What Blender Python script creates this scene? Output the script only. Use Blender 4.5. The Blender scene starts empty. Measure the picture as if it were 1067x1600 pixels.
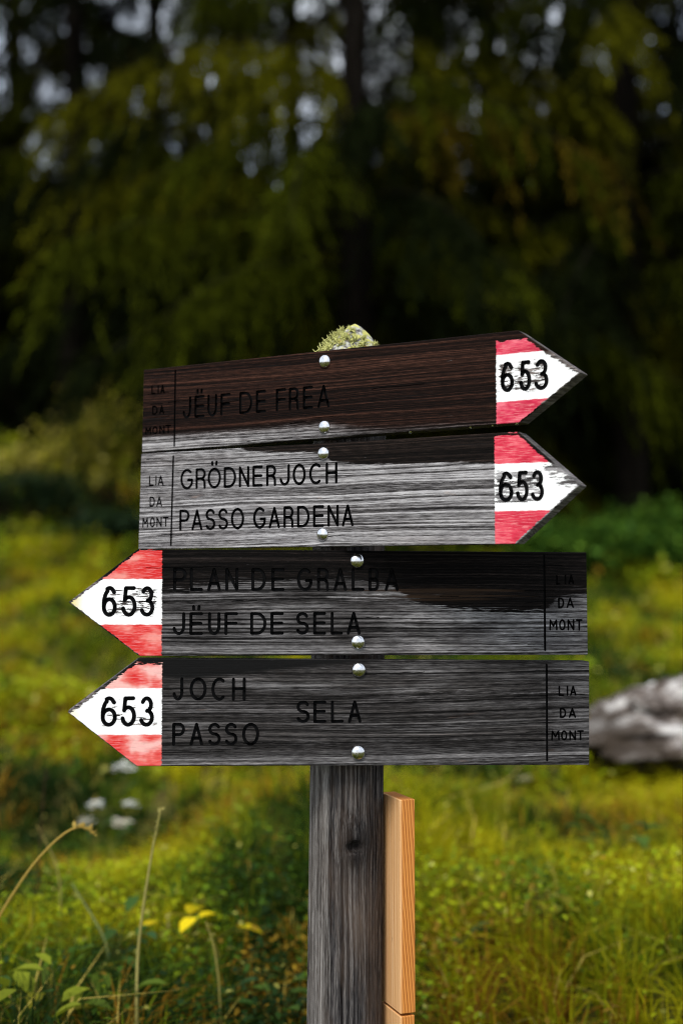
import bpy, bmesh, math, random
import numpy as np
from mathutils import Vector, Matrix

sc = bpy.context.scene
COL = sc.collection
R = math.radians

# ------------------------------------------------------------------ camera
EYE = 1.15
PITCH = math.atan(100 / 2133.33)
cam = bpy.data.cameras.new('camera')
camo = bpy.data.objects.new('camera', cam)
COL.objects.link(camo)
camo.location = (0, 0, EYE)
camo.rotation_euler = (math.pi / 2 + PITCH, 0, 0)
cam.sensor_fit = 'VERTICAL'
cam.sensor_height = 36
cam.sensor_width = 24
cam.lens = 48
cam.clip_start = 0.05
cam.clip_end = 1000
cam.dof.use_dof = True
cam.dof.focus_distance = 1.965
cam.dof.aperture_fstop = 2.1
sc.camera = camo

# ------------------------------------------------------------------ sky and sun
SUN_DIR = Vector((-0.27, -0.60, 0.76)).normalized()      # towards the sun
world = bpy.data.worlds.new('World')
sc.world = world
world.use_nodes = True
wn = world.node_tree.nodes
wl = world.node_tree.links
wn.clear()
sky = wn.new('ShaderNodeTexSky')
sky.sky_type = 'NISHITA'
sky.sun_disc = False
sky.sun_elevation = math.asin(SUN_DIR.z)
sky.sun_rotation = math.atan2(SUN_DIR.x, SUN_DIR.y)
sky.air_density = 1.0
sky.dust_density = 6.0
sky.ozone_density = 0.6
sky.altitude = 1500
bg = wn.new('ShaderNodeBackground')
bg.inputs['Strength'].default_value = 0.15
wo = wn.new('ShaderNodeOutputWorld')
# thin bright cloud over most of the sky
wtc = wn.new('ShaderNodeTexCoord')
wno = wn.new('ShaderNodeTexNoise')
wno.inputs['Scale'].default_value = 3.2
wno.inputs['Detail'].default_value = 5
wl.new(wtc.outputs['Generated'], wno.inputs['Vector'])
wmr = wn.new('ShaderNodeMapRange')
for i_, v_ in enumerate((0.36, 0.58, 0.55, 1.0)): wmr.inputs[i_ + 1].default_value = v_
wl.new(wno.outputs['Fac'], wmr.inputs[0])
wmx = wn.new('ShaderNodeMix')
wmx.data_type = 'RGBA'
wl.new(wmr.outputs[0], wmx.inputs[0])
wl.new(sky.outputs[0], wmx.inputs[6])
wmx.inputs[7].default_value = (3.4, 3.65, 4.0, 1)
wl.new(wmx.outputs[2], bg.inputs[0])
wl.new(bg.outputs[0], wo.inputs[0])

sun = bpy.data.lights.new('sun', 'SUN')
sun.energy = 1.5
sun.angle = R(24)
sun.color = (1.0, 0.95, 0.87)
suno = bpy.data.objects.new('sun', sun)
COL.objects.link(suno)
suno.rotation_euler = SUN_DIR.to_track_quat('Z', 'Y').to_euler()

sc.view_settings.view_transform = 'Standard'
sc.view_settings.look = 'None'
sc.view_settings.exposure = 1.15
sc.view_settings.gamma = 1.0
sc.view_settings.use_curve_mapping = False
sc.render.engine = 'CYCLES'
sc.cycles.use_denoising = True
sc.cycles.use_adaptive_sampling = False
sc.cycles.denoising_input_passes = 'RGB_ALBEDO_NORMAL'
sc.cycles.denoising_prefilter = 'FAST'
sc.cycles.filter_width = 1.05
sc.cycles.max_bounces = 6
sc.cycles.diffuse_bounces = 3
sc.cycles.glossy_bounces = 3
sc.cycles.transmission_bounces = 4
sc.cycles.transparent_max_bounces = 6
sc.cycles.sample_clamp_indirect = 6.0

RNG = np.random.default_rng(7)


# ------------------------------------------------------------------ helpers: objects
def link(o, parent=None):
    COL.objects.link(o)
    if parent is not None:
        o.parent = parent
    return o


def tag(o, label=None, cat=None, group=None, kind=None):
    if label: o['label'] = label
    if cat: o['category'] = cat
    if group: o['group'] = group
    if kind: o['kind'] = kind
    return o


def empty(name, loc, rz=0.0):
    o = bpy.data.objects.new(name, None)
    o.empty_display_size = 0.1
    o.location = loc
    o.rotation_euler = (0, 0, rz)
    return link(o)


def mesh_obj(name, me, parent=None, mats=()):
    o = bpy.data.objects.new(name, me)
    for m in mats:
        if m.name not in [x.name for x in me.materials if x]:
            me.materials.append(m)
    return link(o, parent)


def np_mesh(name, verts, faces, cols=None, smooth=False):
    """faces: list of (k, array[n,k]) blocks"""
    me = bpy.data.meshes.new(name)
    verts = np.asarray(verts, dtype=np.float32)
    me.vertices.add(len(verts))
    me.vertices.foreach_set('co', verts.ravel())
    tot = sum(f.shape[0] * f.shape[1] for f in faces)
    n = sum(f.shape[0] for f in faces)
    me.loops.add(tot)
    me.polygons.add(n)
    me.loops.foreach_set('vertex_index', np.concatenate([f.ravel() for f in faces]).astype(np.int32))
    ltot = np.concatenate([np.full(f.shape[0], f.shape[1]) for f in faces]).astype(np.int32)
    lst = np.concatenate([[0], np.cumsum(ltot)[:-1]]).astype(np.int32)
    me.polygons.foreach_set('loop_start', lst)
    me.polygons.foreach_set('loop_total', ltot)
    if smooth:
        me.polygons.foreach_set('use_smooth', np.ones(n, dtype=bool))
    me.update(calc_edges=True)
    if cols is not None:
        c = np.ones((len(verts), 4), dtype=np.float32)
        c[:, :3] = cols
        a = me.color_attributes.new('Col', 'FLOAT_COLOR', 'POINT')
        a.data.foreach_set('color', c.ravel())
    return me


def bm_mesh(name, bm, smooth=False):
    me = bpy.data.meshes.new(name)
    bm.normal_update()
    bm.to_mesh(me)
    bm.free()
    if smooth:
        me.polygons.foreach_set('use_smooth', np.ones(len(me.polygons), dtype=bool))
    return me


def tube_arrays(pts, rad, sides=6):
    """a tapered tube along pts -> verts, quads"""
    pts = np.asarray(pts, float)
    n = len(pts)
    rad = np.broadcast_to(np.asarray(rad, float), (n,))
    t = np.gradient(pts, axis=0)
    t /= np.linalg.norm(t, axis=1)[:, None] + 1e-9
    ref = np.where(np.abs(t[:, 2:3]) < 0.9, np.array([[0, 0, 1.0]]), np.array([[1.0, 0, 0]]))
    a = np.cross(t, ref); a /= np.linalg.norm(a, axis=1)[:, None] + 1e-9
    b = np.cross(t, a)
    ang = np.linspace(0, 2 * np.pi, sides, endpoint=False)
    v = (pts[:, None, :] + rad[:, None, None] * (np.cos(ang)[None, :, None] * a[:, None, :] + np.sin(ang)[None, :, None] * b[:, None, :]))
    v = v.reshape(-1, 3)
    q = []
    for i in range(n - 1):
        for k in range(sides):
            k2 = (k + 1) % sides
            q.append((i * sides + k, i * sides + k2, (i + 1) * sides + k2, (i + 1) * sides + k))
    return v, np.array(q)


class Acc:
    """collects verts, quads, tris and colours for one mesh"""
    def __init__(s):
        s.v = []; s.q = []; s.t = []; s.c = []; s.n = 0

    def add(s, v, q=None, t=None, col=(1, 1, 1)):
        v = np.asarray(v, float)
        if q is not None and len(q): s.q.append(np.asarray(q) + s.n)
        if t is not None and len(t): s.t.append(np.asarray(t) + s.n)
        c = np.asarray(col, float)
        s.c.append(np.broadcast_to(c, (len(v), 3)))
        s.v.append(v)
        s.n += len(v)

    def tube(s, pts, rad, sides=6, col=(1, 1, 1)):
        v, q = tube_arrays(pts, rad, sides)
        s.add(v, q, None, col)

    def mesh(s, name, smooth=False):
        f = []
        if s.q: f.append(np.concatenate(s.q))
        if s.t: f.append(np.concatenate(s.t))
        return np_mesh(name, np.concatenate(s.v), f, np.concatenate(s.c), smooth)


# value noise for terrain and shapes
_perm = np.random.default_rng(3).random((64, 64, 64)).astype(np.float32)


def vnoise(x, y, z=0.0):
    x, y, z = np.broadcast_arrays(np.asarray(x, float), np.asarray(y, float), np.asarray(z, float))
    xi, yi, zi = np.floor(x).astype(int), np.floor(y).astype(int), np.floor(z).astype(int)
    fx, fy, fz = x - xi, y - yi, z - zi
    fx, fy, fz = [f * f * (3 - 2 * f) for f in (fx, fy, fz)]
    r = 0
    for i in (0, 1):
        for j in (0, 1):
            for k in (0, 1):
                w = (fx if i else 1 - fx) * (fy if j else 1 - fy) * (fz if k else 1 - fz)
                r = r + w * _perm[(xi + i) % 64, (yi + j) % 64, (zi + k) % 64]
    return r


def ground_z(x, y):
    x = np.asarray(x, float); y = np.asarray(y, float)
    yy = np.clip(y, -200, 24)
    z = 0.07 * y + 0.0032 * np.maximum(0, yy - 6) ** 2 + np.maximum(0, y - 24) * 0.06
    z = z + 1.1 * np.exp(-(((x + 5.0) / 3.5) ** 2 + ((y - 19.0) / 5.5) ** 2))
    z = z + 0.22 * (vnoise(x / 2.3 + 9, y / 2.3 + 5) - 0.5) + 0.24 * (vnoise(x / 0.7 + 3, y / 0.7) - 0.5)
    return z


# ------------------------------------------------------------------ helpers: materials
class NB:
    def __init__(s, name):
        s.mat = bpy.data.materials.new(name)
        s.mat.use_nodes = True
        s.t = s.mat.node_tree
        s.t.nodes.clear()
        s.out = s.t.nodes.new('ShaderNodeOutputMaterial')

    def n(s, typ, **kw):
        nd = s.t.nodes.new(typ)
        for k, v in kw.items():
            setattr(nd, k, v)
        return nd

    def put(s, sock, val):
        if isinstance(val, bpy.types.NodeSocket):
            s.t.links.new(val, sock)
        elif val is not None:
            if sock.type == 'RGBA' and not isinstance(val, (int, float)) and len(val) == 3:
                val = (*val, 1)
            sock.default_value = val

    def m(s, op, a, b=None, c=None, clamp=False):
        nd = s.n('ShaderNodeMath', operation=op, use_clamp=clamp)
        s.put(nd.inputs[0], a)
        if b is not None: s.put(nd.inputs[1], b)
        if c is not None: s.put(nd.inputs[2], c)
        return nd.outputs[0]

    def coord(s):
        tc = s.n('ShaderNodeTexCoord')
        sp = s.n('ShaderNodeSeparateXYZ')
        s.t.links.new(tc.outputs['Object'], sp.inputs[0])
        return sp.outputs[0], sp.outputs[1], sp.outputs[2]

    def vec(s, x, y, z):
        nd = s.n('ShaderNodeCombineXYZ')
        s.put(nd.inputs[0], x); s.put(nd.inputs[1], y); s.put(nd.inputs[2], z)
        return nd.outputs[0]

    def noise(s, v, scale=1.0, detail=2.0, rough=0.5, dist=0.0):
        nd = s.n('ShaderNodeTexNoise')
        s.put(nd.inputs['Vector'], v)
        nd.inputs['Scale'].default_value = scale
        nd.inputs['Detail'].default_value = detail
        nd.inputs['Roughness'].default_value = rough
        nd.inputs['Distortion'].default_value = dist
        return nd.outputs['Fac']

    def voro(s, v, scale=1.0, feature='F1'):
        nd = s.n('ShaderNodeTexVoronoi', feature=feature)
        s.put(nd.inputs['Vector'], v)
        nd.inputs['Scale'].default_value = scale
        return nd.outputs['Distance']

    def ramp(s, f, stops):
        nd = s.n('ShaderNodeValToRGB')
        el = nd.color_ramp.elements
        while len(el) < len(stops): el.new(0.5)
        for e, (p, c) in zip(el, stops):
            e.position = p
            e.color = (*c, 1) if not isinstance(c, (int, float)) else (c, c, c, 1)
        s.put(nd.inputs[0], f)
        return nd.outputs[0]

    def mr(s, v, a, b, c=0.0, d=1.0, smooth=False):
        nd = s.n('ShaderNodeMapRange')
        if smooth: nd.interpolation_type = 'SMOOTHSTEP'
        s.put(nd.inputs[0], v)
        for i, q in enumerate((a, b, c, d)): s.put(nd.inputs[i + 1], q)
        return nd.outputs[0]

    def mix(s, f, a, b, mode='MIX'):
        nd = s.n('ShaderNodeMix', data_type='RGBA', blend_type=mode)
        s.put(nd.inputs[0], f); s.put(nd.inputs[6], a); s.put(nd.inputs[7], b)
        return nd.outputs[2]

    def curve(s, f, pts):
        nd = s.n('ShaderNodeFloatCurve')
        c = nd.mapping.curves[0]
        while len(c.points) < len(pts): c.points.new(0.5, 0.5)
        for p, (a, b) in zip(c.points, pts):
            p.location = (a, b); p.handle_type = 'VECTOR'
        nd.mapping.update()
        s.put(nd.inputs[1], f)
        return nd.outputs[0]

    def bump(s, h, strength=0.5, dist=0.001):
        nd = s.n('ShaderNodeBump')
        nd.inputs['Strength'].default_value = strength
        nd.inputs['Distance'].default_value = dist
        s.put(nd.inputs['Height'], h)
        return nd.outputs[0]

    def attr(s, name='Col'):
        nd = s.n('ShaderNodeAttribute')
        nd.attribute_name = name
        return nd.outputs['Color']

    def bsdf(s, col, rough=0.6, spec=0.3, metal=0.0, normal=None, trans=None, transmission=None, ior=None):
        b = s.n('ShaderNodeBsdfPrincipled')
        s.put(b.inputs['Base Color'], col)
        s.put(b.inputs['Roughness'], rough)
        s.put(b.inputs['Specular IOR Level'], spec)
        s.put(b.inputs['Metallic'], metal)
        if normal is not None: s.put(b.inputs['Normal'], normal)
        if transmission is not None: b.inputs['Transmission Weight'].default_value = transmission
        if ior is not None: b.inputs['IOR'].default_value = ior
        res = b.outputs[0]
        if trans is not None:                       # thin leaf: part of the light goes through
            tl = s.n('ShaderNodeBsdfTranslucent')
            s.put(tl.inputs[0], col)
            mx = s.n('ShaderNodeMixShader')
            mx.inputs[0].default_value = trans
            s.t.links.new(res, mx.inputs[1]); s.t.links.new(tl.outputs[0], mx.inputs[2])
            res = mx.outputs[0]
        s.t.links.new(res, s.out.inputs[0])
        return s.mat


def leaf_mat(name, trans=0.35, rough=0.55, spec=0.25):
    b = NB(name)
    return b.bsdf(b.attr(), rough, spec, trans=trans)


M_LEAF = leaf_mat('foliage_leaf', 0.35, 0.6, 0.1)
M_GRASS = leaf_mat('grass_blade', 0.4, 0.7, 0.05)
M_NEEDLE = leaf_mat('larch_needle', 0.2, 0.9, 0.02)
M_PETAL = leaf_mat('flower_petal', 0.3, 0.6, 0.2)


def bark_mat():
    b = NB('bark')
    x, y, z = b.coord()
    n = b.noise(b.vec(b.m('MULTIPLY', x, 14), b.m('MULTIPLY', y, 14), b.m('MULTIPLY', z, 3)), 1, 4, 0.6)
    c = b.ramp(n, [(0.3, (0.003, 0.0025, 0.002)), (0.55, (0.008, 0.0065, 0.005)), (0.8, (0.02, 0.016, 0.013))])
    return b.bsdf(c, 0.95, 0.02, normal=b.bump(n, 0.8, 0.02))


M_BARK = bark_mat()

# ------------------------------------------------------------------ ground
def make_ground():
    def axis(fine0, fine1, step, far, ratio=1.28):
        a = list(np.arange(fine0, fine1 + 1e-6, step))
        d = step; p = fine1
        while p < far: d *= ratio; p += d; a.append(p)
        d = step; p = fine0; left = []
        while p > -far: d *= ratio; p -= d; left.append(p)
        return np.array(left[::-1] + a)
    xs = axis(-5, 5, 0.1, 190)
    ys = axis(-1, 24, 0.1, 190)
    X, Y = np.meshgrid(xs, ys)
    Z = ground_z(X, Y)
    v = np.stack([X.ravel(), Y.ravel(), Z.ravel()], 1)
    nx, ny = len(xs), len(ys)
    i = np.arange(nx - 1)[None, :] + nx * np.arange(ny - 1)[:, None]
    i = i.ravel()
    q = np.stack([i, i + 1, i + 1 + nx, i + nx], 1)
    b = NB('meadow_soil')
    x, y, z = b.coord()
    n1 = b.noise(b.vec(x, y, z), 1.3, 5, 0.6)
    n2 = b.noise(b.vec(x, y, z), 14, 4, 0.65)
    c = b.ramp(n1, [(0.3, (0.025, 0.045, 0.008)), (0.5, (0.07, 0.08, 0.012)), (0.68, (0.12, 0.10, 0.02))])
    c = b.mix(b.mr(n2, 0.42, 0.7), c, (0.03, 0.02, 0.01))
    m = b.bsdf(c, 0.95, 0.1, normal=b.bump(n2, 0.9, 0.05))
    o = mesh_obj('ground', np_mesh('ground', v, [q], None, True), None, [m])
    tag(o, 'sloping alpine meadow ground under the grass', None, None, 'structure')


make_ground()

# ------------------------------------------------------------------ signpost: post
POST_D = 2.05
POST_X = 0.0072
LEAN = 0.0095
F_DEG = [(8.4, 0.053), (-29, 0.053), (-68, 0.0480), (-112, 0.0490), (-158, 0.0515), (150, 0.054), (103, 0.0545), (56, 0.0535)]


def post_radius(phi):
    """phi: angle from the camera side, positive to the right; a hand hewn eight sided pole"""
    k = 26.0
    acc = 0
    for d, dist in F_DEG:
        c = np.cos(phi - math.radians(d))
        r = dist / np.maximum(c, 0.05)
        acc = acc + np.exp(-k * r / 0.054)
    return -np.log(acc) / k * 0.054


signpost = empty('trail_signpost', (POST_X, POST_D, 0.0))
tag(signpost, 'weathered wooden hiking signpost carrying four arrow boards numbered 653', 'signpost')


def post_material():
    b = NB('weathered_post_wood')
    x, y, z = b.coord()
    S = lambda a, k: b.m('MULTIPLY', a, k)
    wob = b.noise(b.vec(S(x, 14), S(y, 14), S(z, 7)), 1, 2, 0.5)
    xw = b.m('ADD', x, b.m('MULTIPLY', b.m('SUBTRACT', wob, 0.5), 0.012))
    # grain bends round the knot
    dz = b.m('DIVIDE', b.m('SUBTRACT', z, KNOT[1]), 0.03)
    dx = b.m('DIVIDE', b.m('SUBTRACT', x, KNOT[0]), 0.016)
    kd = b.m('ADD', b.m('MULTIPLY', dz, dz), b.m('MULTIPLY', dx, dx))
    kg = b.m('EXPONENT', b.m('MULTIPLY', kd, -0.5))
    g1 = b.noise(b.vec(S(xw, 800), S(y, 800), S(z, 50)), 1, 3, 0.65)
    g2 = b.noise(b.vec(S(xw, 260), S(y, 260), S(z, 1.6)), 1, 4, 0.78)
    g3 = b.noise(b.vec(S(x, 22), S(y, 22), S(z, 5)), 1, 4, 0.6)
    g = b.m('ADD', S(g1, 0.28), S(g2, 0.72))
    col = b.ramp(g, [(0.40, (0.004, 0.003, 0.003)), (0.47, (0.022, 0.020, 0.020)), (0.54, (0.055, 0.051, 0.050)), (0.63, (0.17, 0.155, 0.145))])
    col = b.mix(b.mr(g3, 0.45, 0.72), col, b.mix(0.5, col, (0.15, 0.105, 0.075)))
    # greyer, paler on the left flank
    flank = b.mr(b.m('ADD', x, b.m('MULTIPLY', b.m('SUBTRACT', g3, 0.5), 0.03)), -0.022, -0.034, 0, 1, True)
    col = b.mix(b.m('MULTIPLY', flank, 0.75), col, b.ramp(g, [(0.40, (0.02, 0.017, 0.015)), (0.5, (0.13, 0.118, 0.108)), (0.62, (0.34, 0.32, 0.30))]))
    col = b.mix(b.m('MULTIPLY', kg, 0.8), col, (0.006, 0.005, 0.005))
    # lichen crust on the peaked top
    l1 = b.noise(b.vec(x, y, z), 95, 4, 0.7)
    l2 = b.noise(b.vec(b.m('ADD', x, 3.1), y, z), 60, 3, 0.6)
    crust = b.ramp(l1, [(0.34, (0.02, 0.018, 0.018)), (0.46, (0.16, 0.15, 0.15)), (0.54, (0.34, 0.34, 0.30)), (0.66, (0.52, 0.54, 0.46))])
    crust = b.mix(b.mr(l2, 0.50, 0.58), crust, (0.44, 0.42, 0.12))
    crust = b.mix(b.mr(b.noise(b.vec(x, b.m('ADD', y, 5), z), 85, 2, 0.5), 0.64, 0.68), crust, (0.45, 0.25, 0.03))
    top = b.mr(z, EYE + 0.315, EYE + 0.33)
    col = b.mix(top, col, crust)
    h = b.m('ADD', b.m('MULTIPLY', g, b.m('SUBTRACT', 1.0, top)), b.m('MULTIPLY', l1, top))
    return b.bsdf(col, 0.9, 0.08, normal=b.bump(h, 0.9, 0.0035))


KNOT = ((560 - 541) * 0.000961 - 0.0037, EYE - 0.393)


def make_post():
    nphi = 96
    ph = np.linspace(-np.pi, np.pi, nphi, endpoint=False)
    zb = 0.0
    zs = np.concatenate([np.linspace(zb, 0.45, 10, endpoint=False), np.linspace(0.45, 0.90, 110, endpoint=False), np.linspace(0.90, EYE + 0.322, 60)])
    base = post_radius(ph)
    rings = []
    for z in zs:
        r = base + 0.0016 * (vnoise(ph * 2.2 + 20, z * 5, 1.5) - 0.5) + 0.0016 * (vnoise(np.sin(ph) * 30 + 40, z * 3.0, np.cos(ph) * 30 + 40) - 0.5)
        r = r * (1 + 0.035 * max(0, (0.9 - z)) / 0.5 * 1.0) if z < 0.9 else r
        xk = np.sin(ph) * r
        front = np.cos(ph) > 0
        dx = (xk - KNOT[0]) / 0.013; dz = (z - KNOT[1]) / 0.010
        hole = np.exp(-((dx * 1.25) ** 2 + (dz * 1.25) ** 2) ** 2)
        bulge = np.exp(-0.5 * ((dx / 1.6) ** 2 + ((dz - 1.2) / 2.2) ** 2))
        r = r + front * (0.0040 * bulge - 0.013 * hole)
        # long drying crack down the front
        crk = np.exp(-0.5 * ((xk - (KNOT[0] - 0.013 + 0.006 * math.sin(z * 9))) / 0.0012) ** 2) * front * (0.5 + 0.5 * math.sin(z * 17))
        r = r - 0.0018 * crk
        cx = LEAN * (z - EYE)
        rings.append(np.stack([cx + np.sin(ph) * r, -np.cos(ph) * r, np.full(nphi, z)], 1))
    # weathered pyramid top
    z0 = zs[-1]
    ztip = EYE + 0.381
    for k in range(1, 15):
        f = k / 14
        r = base * (1 - f) ** 0.70
        th = vnoise(ph * 3 + 7, f * 6, 4.2) - 0.5
        r = r * (1 + 0.22 * th * min(1, f * 3)) + 0.0005
        z = z0 + (ztip - z0) * f + 0.006 * (vnoise(ph * 4 + 3, f * 9, 8.0) - 0.5) * (1 - f)
        cx = LEAN * (z0 - EYE) + 0.010 * f
        rings.append(np.stack([cx + np.sin(ph) * r, -np.cos(ph) * r, np.broadcast_to(z, (nphi,))], 1))
    V = np.concatenate(rings)
    n = len(rings)
    q = []
    for i in range(n - 1):
        a = np.arange(nphi); c = (a + 1) % nphi
        q.append(np.stack([i * nphi + a, i * nphi + c, (i + 1) * nphi + c, (i + 1) * nphi + a], 1))
    me = np_mesh('post', V, [np.concatenate(q), np.arange((n - 1) * nphi, n * nphi)[None, :]], None, True)
    return mesh_obj('post', me, signpost, [post_material()])


post = make_post()


# lichen tufts on the left slope and front of the top
def lichen_mesh(seed, n=46):
    rng = random.Random(seed)
    a = Acc()
    for _ in range(n):
        d = Vector((rng.gauss(0, 1), rng.gauss(0, 1), rng.gauss(0.7, 0.8))).normalized()
        ln = rng.uniform(0.004, 0.0105)
        p0 = Vector((rng.gauss(0, 0.0028), rng.gauss(0, 0.0028), rng.gauss(0, 0.001)))
        bend = Vector((rng.gauss(0, 1), rng.gauss(0, 1), rng.gauss(0, 1))) * 0.0022
        pts = [p0, p0 + d * ln * 0.5 + bend * 0.4, p0 + d * ln + bend]
        g = rng.random()
        col = np.array((0.52, 0.52, 0.20)) * (0.7 + 0.6 * g)
        a.tube([tuple(p) for p in pts], [0.0010, 0.0009, 0.0004], 4, col)
        if rng.random() < 0.7:
            e = (d + Vector((rng.gauss(0, 1), rng.gauss(0, 1), rng.gauss(0, 1))) * 0.6).normalized()
            a.tube([tuple(pts[1]), tuple(pts[1] + e * ln * 0.45)], [0.0008, 0.0003], 4, col * 1.15)
    return a.mesh('lichen')


_lich = [lichen_mesh(s) for s in (1, 2, 3)]
_lm = leaf_mat('lichen', 0.2, 0.9, 0.05)
for m_ in _lich: m_.materials.append(_lm)
_lr = random.Random(5)
for k, (phi, f, s) in enumerate([(-95, 0.02, 1.1), (-80, 0.16, 1.15), (-72, 0.32, 1.2), (-60, 0.06, 1.0), (-88, 0.46, 1.1), (-40, 0.42, 0.9), (-15, 0.52, 0.8),
                                 (-70, 0.58, 0.95), (5, 0.45, 0.9), (30, 0.5, 0.6), (62, 0.4, 0.7), (80, 0.22, 0.75), (95, 0.35, 0.6), (-120, 0.15, 1.1), (-125, 0.4, 1.0), (-20, 0.3, 0.75), (-48, 0.25, 1.0), (-30, 0.6, 0.8), (12, 0.2, 0.8), (25, 0.35, 0.8), (45, 0.2, 0.8), (-5, 0.72, 0.7), (-52, 0.72, 0.8)]):
    ph = R(phi)
    r = float(post_radius(np.array([ph]))[0]) * (1 - f) ** 0.70 + 0.001
    z = EYE + 0.322 + 0.062 * f
    o = mesh_obj('lichen', _lich[k % 3], post)
    o.location = (LEAN * 0.32 + 0.010 * f + math.sin(ph) * r, -math.cos(ph) * r, z)
    o.rotation_euler = (R(35) * math.cos(ph), R(35) * math.sin(ph), _lr.uniform(0, 6))
    o.scale = (s, s, s)


# ------------------------------------------------------------------ signpost: letters (router cut, single stroke)
def arc(cx, cy, rx, ry, a0, a1, n=14):
    return [(cx + rx * math.cos(R(a0 + (a1 - a0) * i / n)), cy + ry * math.sin(R(a0 + (a1 - a0) * i / n))) for i in range(n + 1)]


GLYPH = {
    'A': [[(0, 0), (0.5, 1)], [(0.5, 1), (1, 0)], [(0.2, 0.3), (0.8, 0.3)]],
    'B': [[(0, 0), (0, 1)], [(0, 1), (0.6, 1)] + arc(0.6, 0.76, 0.34, 0.24, 90, -90, 10)[1:] + [(0, 0.52)], [(0.6, 0.52)] + arc(0.62, 0.26, 0.38, 0.26, 90, -90, 10)[1:] + [(0, 0)]],
    'C': [arc(0.5, 0.5, 0.5, 0.5, 52, 308, 22)],
    'D': [[(0, 0), (0, 1)], [(0, 1), (0.38, 1)] + arc(0.38, 0.5, 0.62, 0.5, 90, -90, 16)[1:] + [(0, 0)]],
    'E': [[(0, 0), (0, 1)], [(0, 1), (1, 1)], [(0, 0.52), (0.95, 0.52)], [(0, 0), (1, 0)]],
    'F': [[(0, 0), (0, 1)], [(0, 1), (1, 1)], [(0, 0.52), (0.95, 0.52)]],
    'G': [arc(0.5, 0.5, 0.5, 0.5, 50, 330, 24) + [(0.96, 0.45)], [(0.96, 0.45), (0.6, 0.45)]],
    'H': [[(0, 0), (0, 1)], [(1, 0), (1, 1)], [(0, 0.52), (1, 0.52)]],
    'I': [[(0.5, 0), (0.5, 1)]],
    'J': [[(1, 1), (1, 0.36)] + arc(0.5, 0.36, 0.5, 0.36, 0, -165, 14)[1:]],
    'L': [[(0, 1), (0, 0)], [(0, 0), (1, 0)]],
    'M': [[(0, 0), (0.06, 1)], [(0.06, 1), (0.5, 0.36)], [(0.5, 0.36), (0.94, 1)], [(0.94, 1), (1, 0)]],
    'N': [[(0, 0), (0, 1)], [(0, 1), (1, 0)], [(1, 0), (1, 1)]],
    'O': [arc(0.5, 0.5, 0.5, 0.5, 90, 270, 16), arc(0.5, 0.5, 0.5, 0.5, 270, 450, 16)],
    'P': [[(0, 0), (0, 1)], [(0, 1), (0.55, 1)] + arc(0.55, 0.74, 0.45, 0.26, 90, -90, 12)[1:] + [(0, 0.48)]],
    'R': [[(0, 0), (0, 1)], [(0, 1), (0.55, 1)] + arc(0.55, 0.75, 0.45, 0.25, 90, -90, 12)[1:] + [(0, 0.5)], [(0.6, 0.5), (0.86, 0.42), (0.98, 0.3), (1, 0)]],
    'S': [arc(0.5, 0.755, 0.46, 0.245, 25, 270, 16) + arc(0.5, 0.255, 0.5, 0.255, 90, -155, 16)[1:]],
    'T': [[(0, 1), (1, 1)], [(0.5, 1), (0.5, 0)]],
    'U': [[(0, 1), (0, 0.36)] + arc(0.5, 0.36, 0.5, 0.36, 180, 360, 16)[1:] + [(1, 1)]],
    '6': [[(0.93, 0.84)] + arc(0.52, 0.76, 0.40, 0.24, 30, 120, 8) + arc(0.62, 0.40, 0.62, 0.55, 118, 180, 8)[0:] + [(0, 0.3)] , arc(0.5, 0.29, 0.5, 0.29, 180, 0, 14), arc(0.5, 0.29, 0.5, 0.29, 0, -180, 14)],
    '5': [[(0.92, 1), (0.22, 1)], [(0.22, 1), (0.12, 0.54)], [(0.12, 0.54)] + arc(0.48, 0.33, 0.52, 0.33, 128, -165, 20)],
    '3': [arc(0.48, 0.76, 0.42, 0.24, 155, -85, 16), arc(0.46, 0.27, 0.54, 0.27, 82, -160, 18)],
}


def stroke_outline(pl, w):
    """closed outline of a polyline of width w with round ends"""
    p = [Vector(q) for q in pl]
    q = [p[0]]
    for a in p[1:]:
        if (a - q[-1]).length > 1e-5: q.append(a)
    p = q
    n = len(p)
    h = w / 2
    left, right = [], []
    for i in range(n):
        t0 = (p[i] - p[i - 1]).normalized() if i else None
        t1 = (p[i + 1] - p[i]).normalized() if i < n - 1 else None
        if t0 is None: t, k = t1, 1.0
        elif t1 is None: t, k = t0, 1.0
        else:
            t = (t0 + t1).normalized()
            k = 1.0 / max(0.6, t.dot(t0))
        nn = Vector((-t.y, t.x)) * h * k
        left.append(p[i] + nn); right.append(p[i] - nn)
    t = (p[-1] - p[-2]).normalized(); a0 = math.atan2(t.y, t.x)
    cap1 = [p[-1] + Vector((math.cos(a0 + R(a)), math.sin(a0 + R(a)))) * h for a in (60, 30, 0, -30, -60)]
    t = (p[0] - p[1]).normalized(); a0 = math.atan2(t.y, t.x)
    cap0 = [p[0] + Vector((math.cos(a0 + R(a)), math.sin(a0 + R(a)))) * h for a in (60, 30, 0, -30, -60)]
    return left + cap1 + right[::-1] + cap0


def glyph_strokes(g, w):
    ch, x0, x1, zb, zt = g
    dots = ch in 'ËÖ'
    base = {'Ë': 'E', 'Ö': 'O'}.get(ch, ch)
    h = w / 2
    if base == 'I': xa, xb = (x0 + x1) / 2 - 0.01, (x0 + x1) / 2 + 0.01
    else: xa, xb = x0 + h, x1 - h
    za, zc = zb + h, zt - h
    out = []
    for pl in GLYPH[base]:
        out.append([(xa + u * (xb - xa), za + v * (zc - za)) for u, v in pl])
    if dots:
        xm = (x0 + x1) / 2
        for s in (-1, 1):
            out.append([(xm + s * 3.6, zt + 4.2), (xm + s * 3.9, zt + 8.2)])
    return out


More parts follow.
